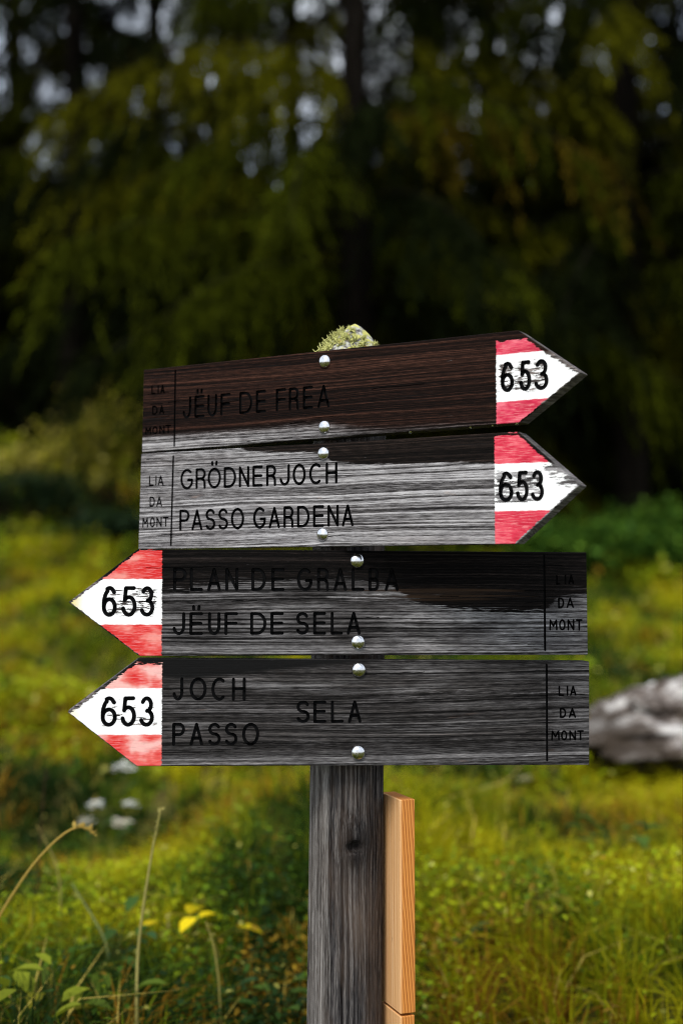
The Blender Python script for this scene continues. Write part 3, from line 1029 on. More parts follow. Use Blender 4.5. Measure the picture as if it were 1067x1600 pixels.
# ------------------------------------------------------------------ fresh wooden lath beside the post
def lath():
    b = NB('fresh_larch_wood')
    x, y, z = b.coord()
    S = lambda a, c: b.m('MULTIPLY', a, c)
    wob = b.noise(b.vec(S(x, 20), S(y, 20), S(z, 5)), 1, 2, 0.5)
    r = b.m('ADD', b.m('ADD', S(x, 1.0), S(y, 0.55)), b.m('ADD', S(z, 0.085), S(b.m('SUBTRACT', wob, 0.5), 0.012)))
    ring = b.m('FRACT', S(r, 210))
    ring = b.m('POWER', ring, 2.2)
    fine = b.noise(b.vec(S(x, 500), S(y, 500), S(z, 9)), 1, 3, 0.6)
    f = b.m('ADD', S(ring, 0.75), S(b.m('SUBTRACT', fine, 0.5), 0.5))
    col = b.ramp(f, [(0.05, (0.58, 0.235, 0.05)), (0.35, (0.45, 0.155, 0.027)), (0.7, (0.27, 0.07, 0.010)), (1.0, (0.14, 0.032, 0.005))])
    # the wide planed face is paler and straighter grained
    wide_face = b.mr(x, 0.004, 0.0005)
    fine2 = b.noise(b.vec(3.0, S(y, 330), S(z, 4)), 1, 3, 0.6)
    col = b.mix(S(wide_face, 0.85), col, b.ramp(fine2, [(0.35, (0.62, 0.31, 0.12)), (0.5, (0.78, 0.46, 0.21)), (0.65, (0.84, 0.56, 0.31))]))
    pith = b.mr(b.noise(b.vec(S(x, 60), S(y, 60), S(z, 30)), 1, 2, 0.5), 0.72, 0.75, 0, 0.6)
    col = b.mix(pith, col, (0.12, 0.04, 0.015))
    mat = b.bsdf(col, 0.5, 0.3, normal=b.bump(fine, 0.25, 0.0008))
    e = empty('wooden_lath', (0.0848, 2.0, 0.0), R(20))
    tag(e, 'new orange larch lath standing upright just right of the grey post', 'wooden lath')

    def box(x1, y1, z0, z1, slope):
        bm = bmesh.new()
        v = []
        for zz in (z0, z1):
            for (px, py) in ((0, 0), (x1, 0), (x1, y1), (0, y1)):
                v.append(bm.verts.new((px, py, zz + (slope * py if zz == z1 or z0 > 0.2 else 0))))
        for f_ in ((3, 2, 1, 0), (4, 5, 6, 7), (0, 1, 5, 4), (1, 2, 6, 5), (2, 3, 7, 6), (3, 0, 4, 7)):
            bm.faces.new([v[i] for i in f_])
        bmesh.ops.recalc_face_normals(bm, faces=bm.faces)
        bmesh.ops.bevel(bm, geom=list(bm.edges), offset=0.0011, segments=2, affect='EDGES', profile=0.5)
        return bm_mesh('stave', bm)
    u = mesh_obj('upper_stave', box(0.0235, 0.077, 0.5188, 0.8250, 0.0), e, [mat])
    l = mesh_obj('lower_stave', box(0.0225, 0.077, 0.02, 0.5152, 0.0), e, [mat])
    pin = bmesh.new()                                          # dowel that keeps the two lengths together
    bmesh.ops.create_cone(pin, cap_ends=True, segments=12, radius1=0.005, radius2=0.005, depth=0.06)
    p = mesh_obj('dowel', bm_mesh('dowel', pin), e, [mat])
    p.location = (0.0115, 0.05, 0.516)


lath()


# ------------------------------------------------------------------ boulder on the right
def boulder():
    bm = bmesh.new()
    bmesh.ops.create_icosphere(bm, subdivisions=6, radius=1.0)
    co = np.array([v.co[:] for v in bm.verts])
    n = co.copy()
    r = np.ones(len(co))
    r += 0.55 * (vnoise(n[:, 0] * 1.3 + 11, n[:, 1] * 1.3 + 2, n[:, 2] * 1.5 + 7) - 0.5)
    r += 0.34 * (vnoise(n[:, 0] * 3 + 1, n[:, 1] * 3 + 2, n[:, 2] * 5 + 7) - 0.5)
    lay = np.abs(((n[:, 2] * 2.6 + 0.35 * n[:, 0] + 0.6 * vnoise(n[:, 0] * 2 + 5, n[:, 1] * 2, n[:, 2] * 2)) % 1) - 0.5)
    r += 0.20 * (lay - 0.25)
    r += 0.16 * (vnoise(n[:, 0] * 9, n[:, 1] * 9 + 2, n[:, 2] * 14 + 7) - 0.5)
    co = co * r[:, None] * np.array([[0.47, 0.32, 0.20]])
    for v, c in zip(bm.verts, co): v.co = c
    me = bm_mesh('boulder', bm, True)
    b = NB('limestone')
    x, y, z = b.coord()
    n1 = b.noise(b.vec(b.m('MULTIPLY', x, 6), b.m('MULTIPLY', y, 6), b.m('MULTIPLY', z, 12)), 1, 5, 0.7)
    n2 = b.noise(b.vec(x, y, z), 26, 4, 0.7)
    c = b.ramp(n1, [(0.40, (0.015, 0.011, 0.008)), (0.46, (0.075, 0.058, 0.048)), (0.53, (0.20, 0.175, 0.16)), (0.62, (0.55, 0.53, 0.505))])
    c = b.mix(b.mr(n2, 0.5, 0.75, 0, 0.6), c, (0.12, 0.09, 0.06))
    st = b.mr(b.m('ADD', x, b.m('MULTIPLY', b.m('SUBTRACT', n1, 0.5), 0.5)), -0.22, -0.36, 0, 0.8)  # left end: shade of its hollows, and soil, put into the colour
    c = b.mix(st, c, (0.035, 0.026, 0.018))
    low_dark = b.mr(b.m('ADD', z, b.m('MULTIPLY', b.m('SUBTRACT', n1, 0.5), 0.22)), -0.01, -0.06, 0, 0.85)  # darker brown towards the underside
    c = b.mix(low_dark, c, (0.05, 0.038, 0.028))
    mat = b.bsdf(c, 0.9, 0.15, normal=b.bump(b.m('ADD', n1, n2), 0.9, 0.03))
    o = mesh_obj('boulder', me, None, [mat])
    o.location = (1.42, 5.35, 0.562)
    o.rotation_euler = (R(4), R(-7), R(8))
    tag(o, 'pale grey weathered boulder lying in the grass right of the lowest board', 'boulder')


boulder()

# ------------------------------------------------------------------ meadow grass
PAL = np.array([(0.36, 0.325, 0.006), (0.185, 0.215, 0.006), (0.055, 0.098, 0.006), (0.013, 0.030, 0.005), (0.26, 0.13, 0.010), (0.46, 0.36, 0.08)])


def patch_colour(x, y, rng, n):
    """patchy meadow colour: yellow-green tops, dark green hollows, rust and straw tufts"""
    a = vnoise(x / 0.42 + 12.3, y / 0.62 + 21.5, 2.0) * 0.42 + vnoise(x / 0.16, y / 0.24, 5.0) * 0.36 + vnoise(x / 1.6 + 3, y / 2.2, 9.0) * 0.22
    rust = vnoise(x / 0.4 + 50, y / 0.5 + 2, 9.0)
    t = np.clip((a - 0.31) / 0.30 + rng.normal(0, 0.20, n), 0, 0.999)
    c = np.empty((n, 3))
    k = t * 3
    i = np.clip(k.astype(int), 0, 2); f = (k - i)[:, None]
    order = PAL[[3, 2, 1, 0]]
    c = order[i] * (1 - f) + order[i + 1] * f
    rm = rng.random(n) < np.clip((rust - 0.62) * 2.6, 0.015, 0.40)
    c[rm] = PAL[4] * (0.7 + 0.6 * rng.random((rm.sum(), 1)))
    sm = rng.random(n) < 0.035
    c[sm] = PAL[5]
    return c * (0.75 + 0.5 * rng.random((n, 1)))


def scatter(rng, n, y0, y1, wx):
    """points in a wedge in front of the camera; wx(y) half width"""
    y = y0 + (y1 - y0) * rng.random(n)
    x = (rng.random(n) * 2 - 1) * wx(y)
    return x, y


def grass_zone(acc, n, y0, y1, hw, h0, h1, w0, seed, segs=2):
    rng = np.random.default_rng(seed)
    x, y = scatter(rng, n, y0, y1, lambda q: hw[0] + (hw[1] - hw[0]) * (q - y0) / (y1 - y0))
    # gather into tussocks
    cx = np.floor(x / 0.16) * 0.16 + 0.08; cy = np.floor(y / 0.16) * 0.16 + 0.08
    jx = vnoise(cx * 17.3, cy * 13.1, 3.3) - 0.5; jy = vnoise(cx * 11.7, cy * 19.9, 8.3) - 0.5
    pull = 0.55
    x = x + pull * (cx + jx * 0.14 - x); y = y + pull * (cy + jy * 0.14 - y)
    x += rng.normal(0, 0.02, n); y += rng.normal(0, 0.02, n)
    z = ground_z(x, y) - 0.01
    tall = vnoise(x / 0.6 + 15, y / 0.6 + 4, 1.0)
    tall = tall * (0.60 + 0.45 / (1 + np.exp((x + 0.25) / 0.12)) * np.exp(-((y - 2.6) / 1.6) ** 2))
    h = (h0 + (h1 - h0) * rng.random(n) ** 1.6) * (0.45 + 1.1 * tall)
    w = w0 * (0.6 + 0.8 * rng.random(n))
    az = rng.random(n) * 2 * np.pi
    lean = np.abs(rng.normal(0.75, 0.5, n)) * h
    dx, dy = np.cos(az), np.sin(az)
    fa = az + np.pi / 2 + rng.normal(0, 0.5, n)
    sx, sy = np.cos(fa) * w / 2, np.sin(fa) * w / 2
    col = patch_colour(x, y, rng, n)
    B = np.stack([x, y, z], 1); Sd = np.stack([sx, sy, 0 * sx], 1)
    mid = B + np.stack([dx * lean * 0.35, dy * lean * 0.35, h * 0.6], 1)
    tip = B + np.stack([dx * lean, dy * lean, h * (1 - 0.25 * np.clip(lean / h, 0, 1))], 1)
    V = np.stack([B - Sd, B + Sd, mid + Sd * 0.8, mid - Sd * 0.8, tip], 1).reshape(-1, 3)
    i = np.arange(n)[:, None] * 5
    cc = np.repeat(col, 5, axis=0)
    acc.add(V, i + np.array([[0, 1, 2, 3]]), i + np.array([[3, 2, 4]]), cc)


def herb_zone(acc, n, y0, y1, hw, size, hmax, seed):
    """small broad leaves at all heights between the blades"""
    rng = np.random.default_rng(seed)
    x, y = scatter(rng, n, y0, y1, lambda q: hw[0] + (hw[1] - hw[0]) * (q - y0) / (y1 - y0))
    dens = vnoise(x / 0.45 + 3, y / 0.45 + 40, 6.0)
    k = rng.random(n) < np.clip((dens - 0.3) * 2.2, 0.05, 1)
    x, y = x[k], y[k]; n = len(x)
    z = ground_z(x, y) + hmax * rng.random(n) * (0.4 + vnoise(x / 0.6 + 15, y / 0.6 + 4, 1.0))
    s = size * (0.5 + rng.random(n))
    az = rng.random(n) * 2 * np.pi; tl = rng.normal(0.15, 0.5, n)
    d = np.stack([np.cos(az) * np.cos(tl), np.sin(az) * np.cos(tl), np.sin(tl)], 1)
    sd = np.stack([-np.sin(az), np.cos(az), rng.normal(0, 0.3, n)], 1)
    B = np.stack([x, y, z], 1)
    L = s[:, None]; W = (s * 0.34)[:, None]
    up = np.array([[0, 0, 1.0]])
    V = np.stack([B, B + d * L * 0.5 + sd * W + up * W * 0.3, B + d * L, B + d * L * 0.5 - sd * W + up * W * 0.3], 1).reshape(-1, 3)
    i = np.arange(n)[:, None] * 4
    col = patch_colour(x, y, rng, n) * np.array([[0.85, 1.05, 1.0]])
    acc.add(V, None, np.concatenate([i + np.array([[0, 1, 2]]), i + np.array([[0, 2, 3]])]), np.repeat(col, 4, axis=0))


ga = Acc()
grass_zone(ga, 20000, 0.6, 2.2, (1.0, 1.3), 0.05, 0.16, 0.0045, 10)
grass_zone(ga, 70000, 2.2, 4.5, (1.2, 2.0), 0.05, 0.20, 0.0045, 11)
grass_zone(ga, 85000, 4.5, 8.5, (2.0, 3.2), 0.06, 0.20, 0.007, 12)
grass_zone(ga, 90000, 8.5, 14.5, (3.8, 7.0), 0.06, 0.22, 0.012, 13)
grass_zone(ga, 80000, 14.5, 27.0, (7.0, 14.0), 0.08, 0.26, 0.022, 14)
o = mesh_obj('meadow_grass', ga.mesh('meadow_grass'), None, [M_GRASS])
tag(o, 'patchy yellow-green meadow grass with rust and straw coloured tufts', None, None, 'stuff')
ha = Acc()
herb_zone(ha, 50000, 2.2, 3.6, (1.1, 1.4), 0.015, 0.16, 24)
herb_zone(ha, 90000, 1.6, 5.0, (1.2, 2.2), 0.016, 0.10, 21)
herb_zone(ha, 70000, 5.0, 12.0, (2.2, 4.6), 0.035, 0.13, 22)
herb_zone(ha, 25000, 12.0, 24.0, (4.6, 9.0), 0.08, 0.2, 23)
o = mesh_obj('meadow_herbs', ha.mesh('meadow_herbs'), None, [M_LEAF])
tag(o, 'low broad-leaved herbs growing through the meadow grass', None, None, 'stuff')


# ------------------------------------------------------------------ single plants of the meadow
def at(px, py, dep):
    """place seen at picture position px, py, at distance dep"""
    u = (px - 533.5) / 2133.33; v = (800 - py) / 2133.33
    c, s = math.cos(PITCH), math.sin(PITCH)
    d = Vector((u, c - v * s, s + v * c))
    return Vector((0, 0, EYE)) + d * (dep / d.y)


def g1z(x, y): return float(ground_z(np.array([x]), np.array([y]))[0])


def flower(px, py, dep, size, label, col=(0.85, 0.85, 0.80), cat='flower', group='white wildflowers in the meadow', seed=0, yellow=False):
    rng = random.Random(seed + int(px))
    size *= 1.05
    p = at(px, py, dep)
    gz = g1z(p.x, p.y)
    e = empty('wildflower', (p.x, p.y, gz))
    tag(e, label, cat, group)
    h = p.z - gz
    lx, ly = rng.uniform(-0.05, 0.05), rng.uniform(-0.04, 0.04)
    st = Acc()
    st.tube([(lx, ly, -0.02), (lx * 0.6, ly * 0.6, h * 0.4), (lx * 0.1, ly * 0.1, h * 0.8), (0, 0, h - 0.004)], [0.0022, 0.002, 0.0015, 0.0012], 5, (0.09, 0.12, 0.02))
    for i in range(5):
        f = rng.uniform(0.15, 0.75); a = rng.uniform(0, 6.28); L = rng.uniform(0.03, 0.07)
        b0 = np.array((lx * (1 - f), ly * (1 - f), h * f))
        d = np.array((math.cos(a), math.sin(a), 0.5)); sd = np.array((-math.sin(a), math.cos(a), 0)) * L * 0.14
        st.add([b0, b0 + d * L * 0.5 + sd, b0 + d * L, b0 + d * L * 0.5 - sd], None, [(0, 1, 2), (0, 2, 3)], (0.05, 0.10, 0.015))
    mesh_obj('stem', st.mesh('stem'), e, [M_LEAF])
    hd = Acc()
    nf = 24
    for i in range(nf):                                         # a flat-topped head of small five-petalled florets
        rr = size * 0.5 * math.sqrt((i + 0.5) / nf) * rng.uniform(0.75, 1.15); a = i * 2.4 + rng.uniform(-0.3, 0.3)
        c = np.array((rr * math.cos(a), rr * math.sin(a), h + rng.uniform(-0.16, 0.16) * size - 0.5 * rr * rr / size))
        fs = size * rng.uniform(0.12, 0.19)
        for k in range(5):
            b_ = a + k * 2 * math.pi / 5
            d = np.array((math.cos(b_), math.sin(b_), 0.25)); sd = np.array((-math.sin(b_), math.cos(b_), 0))
            hd.add([c, c + d * fs * 0.6 + sd * fs * 0.35, c + d * fs, c + d * fs * 0.6 - sd * fs * 0.35], None, [(0, 1, 2), (0, 2, 3)], np.array(col) * rng.uniform(0.85, 1.1))
        hd.tube([(0, 0, h - size * 0.35), tuple(c)], [0.0008, 0.0006], 4, (0.1, 0.13, 0.03))
    mesh_obj('flower_head', hd.mesh('flower_head'), e, [M_PETAL])


flower(195, 1196, 4.6, 0.075, 'white flower head touching the lower edge of the lowest red and white point')
flower(150, 1255, 4.2, 0.052, 'upper left white flower head of the cluster below the lowest board')
flower(203, 1255, 4.3, 0.046, 'upper right white flower head of the cluster below the lowest board')
flower(135, 1281, 4.0, 0.050, 'lower left dull white flower head of the cluster below the lowest board', (0.55, 0.52, 0.42))
flower(190, 1283, 4.1, 0.062, 'lower right and broadest white flower head of the cluster below the lowest board', (0.66, 0.62, 0.50))
flower(439, 1376, 3.9, 0.058, 'pale greenish white flower head close to the left side of the grey post', (0.60, 0.66, 0.50))
flower(427, 1482, 3.4, 0.036, 'dull cream flower head low in the grass near the left side of the post', (0.55, 0.50, 0.33))
flower(240, 1395, 3.9, 0.045, 'faded pinkish flower head behind the tall pale grass stalk', (0.50, 0.42, 0.38))
flower(109, 1521, 3.0, 0.032, 'small bright white flower head low in the lower left grass', (0.8, 0.8, 0.78))
flower(820, 1215, 5.1, 0.05, 'small pale flower head in the grass in front of the boulder', (0.55, 0.50, 0.30))
flower(735, 1590, 3.0, 0.03, 'small cream flower head at the bottom of the grass right of the orange lath', (0.60, 0.52, 0.28))


def stalk(pts, r, col, label, ears=0, cat='grass stalk', group='tall dry grass stalks in front of the meadow'):
    P = [at(*p) for p in pts]
    g = Vector((P[0].x, P[0].y, g1z(P[0].x, P[0].y)))
    e = empty('grass_stalk', g)
    tag(e, label, cat, group)
    pl = [Vector((0, 0, -0.02))] + [p - g for p in P]
    # smooth the polyline
    A = np.array([tuple(p) for p in pl])
    t = np.linspace(0, 1, len(A)); tt = np.linspace(0, 1, 24)
    for _ in range(1):
        S = np.stack([np.interp(tt, t, A[:, i]) for i in range(3)], 1)
    for _ in range(3):
        S[1:-1] = (S[:-2] + 2 * S[1:-1] + S[2:]) / 4
    a = Acc()
    a.tube(S, np.linspace(r, r * 0.5, 24), 5, col)
    mesh_obj('stem', a.mesh('stem', True), e, [M_GRASS])
    rng = random.Random(len(label))
    if ears:
        h = Acc()
        for i in range(ears):
            f = 0.80 + 0.2 * i / ears
            c = np.array([np.interp(f, tt, S[:, j]) for j in range(3)])
            d = np.array((rng.uniform(-1, 1), rng.uniform(-1, 1), rng.uniform(-0.2, 1))); d /= np.linalg.norm(d)
            L = rng.uniform(0.008, 0.018)
            sd = np.cross(d, (0, 0, 1.0)); sd = sd / (np.linalg.norm(sd) + 1e-6) * L * 0.25
            h.add([c, c + d * L * 0.5 + sd, c + d * L, c + d * L * 0.5 - sd], None, [(0, 1, 2), (0, 2, 3)], np.array(col) * rng.uniform(0.8, 1.3))
        mesh_obj('seed_head', h.mesh('seed_head'), e, [M_GRASS])


stalk([(-70, 1600, 2.6), (-40, 1500, 2.58), (3, 1425, 2.55), (50, 1350, 2.52), (100, 1300, 2.5), (128, 1288, 2.5), (150, 1305, 2.5)], 0.0030, (0.52, 0.37, 0.09),
      'arching straw-coloured grass stalk bending over at the left edge', 26)
stalk([(214, 1500, 2.55), (225, 1410, 2.52), (238, 1330, 2.5), (252, 1262, 2.48)], 0.0034, (0.46, 0.41, 0.14), 'tall straight pale grass stalk standing below the lowest red and white point', 10)
stalk([(58, 1510, 3.2), (56, 1420, 3.2), (62, 1330, 3.2), (72, 1200, 3.2)], 0.0028, (0.055, 0.032, 0.018), 'dark brown dry stalk standing near the left edge', 12)
stalk([(285, 1560, 3.0), (275, 1500, 3.0), (262, 1460, 3.0), (262, 1430, 3.0)], 0.002, (0.26, 0.24, 0.07), 'short pale stalk leaning left below the yellow leaf', 8)
stalk([(370, 1530, 3.2), (330, 1470, 3.2), (270, 1440, 3.2), (170, 1412, 3.2)], 0.0026, (0.20, 0.12, 0.03), 'long rusty stalk lying almost level through the yellow leaf', 0)


stalk([(170, 1480, 2.9), (150, 1440, 2.9), (128, 1405, 2.9), (112, 1380, 2.9)], 0.0030, (0.24, 0.28, 0.10), 'short pale green blade leaning left between the dark stalk and the tall pale one', 0)
stalk([(95, 1385, 3.2), (88, 1350, 3.2), (75, 1320, 3.2), (58, 1290, 3.2)], 0.0026, (0.34, 0.28, 0.09), 'thin straw blade leaning left above the dark stalk near the left edge', 0)
stalk([(345, 1590, 2.7), (342, 1530, 2.7), (335, 1480, 2.7), (322, 1440, 2.7)], 0.0024, (0.40, 0.34, 0.10), 'thin straw blade rising past the yellow leaf', 6)
stalk([(690, 1250, 4.2), (740, 1235, 4.2), (790, 1222, 4.2), (815, 1195, 4.2)], 0.0030, (0.40, 0.34, 0.10), 'pale blade slanting up to the right below the right end of the lowest board', 0)


def leafy_plant(px, py, dep, n, size, h, cols, label, name='leafy_plant', cat='plant', group='leafy plants in the meadow', seed=1):
    rng = random.Random(seed)
    p = at(px, py, dep)
    gz = g1z(p.x, p.y)
    e = empty(name, (p.x, p.y, gz))
    tag(e, label, cat, group)
    st = Acc()
    lvs = Acc()
    for i in range(n):
        a = rng.uniform(0, 6.28); out = rng.uniform(0.1, 1) * h * 0.7; hh = h * rng.uniform(0.35, 1.0)
        top = np.array((math.cos(a) * out, math.sin(a) * out, hh))
        st.tube([(0, 0, -0.01), tuple(top * np.array((0.4, 0.4, 0.7))), tuple(top)], [0.002, 0.0016, 0.001], 4, (0.07, 0.09, 0.02))
        L = size * rng.uniform(0.6, 1.2); b = a + rng.uniform(-0.8, 0.8); el = rng.uniform(-0.3, 0.6)
        d = np.array((math.cos(b) * math.cos(el), math.sin(b) * math.cos(el), math.sin(el))); sd = np.array((-math.sin(b), math.cos(b), 0.0)); up = np.array((0, 0, 1.0))
        W = L * 0.3
        pts = [top, top + d * L * 0.3 + sd * W * 0.8 + up * W * 0.35, top + d * L * 0.65 + sd * W * 0.8 + up * W * 0.25, top + d * L - up * L * 0.1,
               top + d * L * 0.65 - sd * W * 0.8 + up * W * 0.25, top + d * L * 0.3 - sd * W * 0.8 + up * W * 0.35, top + d * L * 0.5 - up * L * 0.02]
        c = np.array(cols[rng.randrange(len(cols))]) * rng.uniform(0.75, 1.25)
        lf = Acc(); lf.add(pts, None, [(0, 1, 6), (1, 2, 6), (2, 3, 6), (3, 4, 6), (4, 5, 6), (5, 0, 6)], c)
        mesh_obj('leaf', lf.mesh('leaf'), e, [M_LEAF])
    mesh_obj('stem', st.mesh('stem'), e, [M_LEAF])


YG = [(0.16, 0.19, 0.012), (0.09, 0.14, 0.012), (0.20, 0.19, 0.012)]
DG = [(0.04, 0.09, 0.015), (0.03, 0.07, 0.02), (0.06, 0.11, 0.015)]
leafy_plant(306, 1462, 3.05, 5, 0.085, 0.19, [(0.62, 0.48, 0.008)], 'clear yellow leaf glowing low in the grass left of the post', seed=4, name='yellow_leafed_plant')
leafy_plant(95, 1560, 2.55, 16, 0.075, 0.20, YG, 'yellow-green leafy plant in the lower left corner', seed=5)
leafy_plant(30, 1590, 2.45, 14, 0.07, 0.18, YG + DG, 'mixed green leafy plant at the very bottom left', seed=6)
leafy_plant(180, 1500, 2.9, 14, 0.06, 0.16, DG, 'dark green leafy plant between the tall pale stalk and the left edge', seed=7)
leafy_plant(440, 1580, 2.75, 16, 0.065, 0.16, DG, 'dark green leafy plant at the foot of the grey post', seed=8)
leafy_plant(360, 1340, 3.9, 14, 0.07, 0.16, YG, 'yellow-green leafy plant halfway between the lowest point and the post', seed=9)
leafy_plant(720, 1300, 4.3, 14, 0.07, 0.15, YG, 'yellow-green leafy plant right of the orange lath top', seed=10)
leafy_plant(960, 1420, 3.6, 14, 0.06, 0.12, DG, 'blue-green leafy plant in the dark hollow at the right', seed=11)
leafy_plant(690, 1540, 3.0, 12, 0.055, 0.12, DG, 'dark green leafy plant beside the orange lath near the bottom', seed=12)
leafy_plant(880, 1520, 3.1, 12, 0.055, 0.12, YG, 'bright leafy plant in the lower right grass', seed=13)


# ------------------------------------------------------------------ shrubs at the edge of the wood
def shrub(px, py, dep, w, h, n, leaf, cols, label, group='shrubs along the edge of the wood', seed=1):
    rng = np.random.default_rng(seed)
    p = at(px, py, dep)
    gz = g1z(p.x, p.y)
    e = empty('shrub', (p.x, p.y, gz))
    tag(e, label, 'shrub', group)
    st = Acc()
    ns = 16
    tips = []
    for i in range(ns):
        a = rng.random() * 6.28; o_ = w * 0.5 * math.sqrt(rng.random()); hh = h * rng.uniform(0.45, 1.0) * (1 - 0.35 * (o_ / (w * 0.5)) ** 2)
        t = np.array((math.cos(a) * o_, math.sin(a) * o_, hh))
        pts = [(0, 0, -0.05) + 0.3 * t * np.array((1, 1, 0)), t * np.array((0.6, 0.6, 0.6)), t]
        st.tube(pts, [0.014, 0.009, 0.004], 5, (0.05, 0.04, 0.02))
        tips.append(np.array(pts))
    mesh_obj('stem', st.mesh('stem'), e, [M_LEAF])
    # leaves gathered along the stems
    k = rng.integers(0, ns, n); f = rng.random(n) ** 0.6
    T = np.array(tips)[k]
    c = T[:, 1] * (1 - f)[:, None] + T[:, 2] * f[:, None]
    c = c + rng.normal(0, 1, (n, 3)) * np.array([[w * 0.11, w * 0.11, h * 0.09]])
    c[:, 2] = np.maximum(c[:, 2], 0.03)
    az = rng.random(n) * 6.28; tl = rng.normal(-0.1, 0.5, n)
    d = np.stack([np.cos(az) * np.cos(tl), np.sin(az) * np.cos(tl), np.sin(tl)], 1)
    sd = np.stack([-np.sin(az), np.cos(az), rng.normal(0, 0.3, n)], 1)
    L = (leaf * (0.6 + 0.8 * rng.random(n)))[:, None]
    V = np.stack([c, c + d * L * 0.5 + sd * L * 0.3, c + d * L, c + d * L * 0.5 - sd * L * 0.3], 1).reshape(-1, 3)
    i = np.arange(n)[:, None] * 4
    C = np.array(cols)[rng.integers(0, len(cols), n)] * (0.7 + 0.6 * rng.random((n, 1)))
    a = Acc(); a.add(V, None, np.concatenate([i + np.array([[0, 1, 2]]), i + np.array([[0, 2, 3]])]), np.repeat(C, 4, 0))
    mesh_obj('foliage', a.mesh('foliage'), e, [M_LEAF])


GB = [(0.075, 0.165, 0.018), (0.12, 0.22, 0.022), (0.035, 0.095, 0.014)]
shrub(905, 868, 13.0, 1.15, 0.80, 2600, 0.085, GB, 'fresh green shrub right of the points of the two upper boards', seed=2)
shrub(1045, 862, 13.5, 1.10, 0.86, 2400, 0.085, GB, 'dark fresh green shrub at the right edge below the black wood', seed=3)
shrub(985, 850, 15.0, 1.2, 0.6, 1800, 0.085, GB, 'low green shrub behind and between the two green shrubs at the right', seed=31)
DK = [(0.018, 0.038, 0.014), (0.025, 0.05, 0.016), (0.014, 0.028, 0.012)]
shrub(40, 800, 14.6, 1.3, 0.55, 2000, 0.085, DK, 'low dark shrub at the left edge above the meadow', seed=4)
shrub(185, 800, 14.3, 1.2, 0.40, 1700, 0.085, DK, 'low dark shrub just left of the pale second board', seed=5)
SUNLIT = [(0.38, 0.34, 0.03), (0.26, 0.27, 0.02), (0.50, 0.44, 0.11)]  # light of the sunlit grass bank, put into the leaf colour
shrub(165, 735, 15.5, 1.25, 1.40, 2600, 0.09, SUNLIT, 'shrub with sunlight painted into its pale yellowish leaves, in the clearing left of the topmost board', seed=6)
shrub(85, 745, 15.9, 1.0, 0.95, 1500, 0.09, SUNLIT, 'small shrub with sunlight painted into its pale yellowish leaves, nearer the left edge', seed=7)


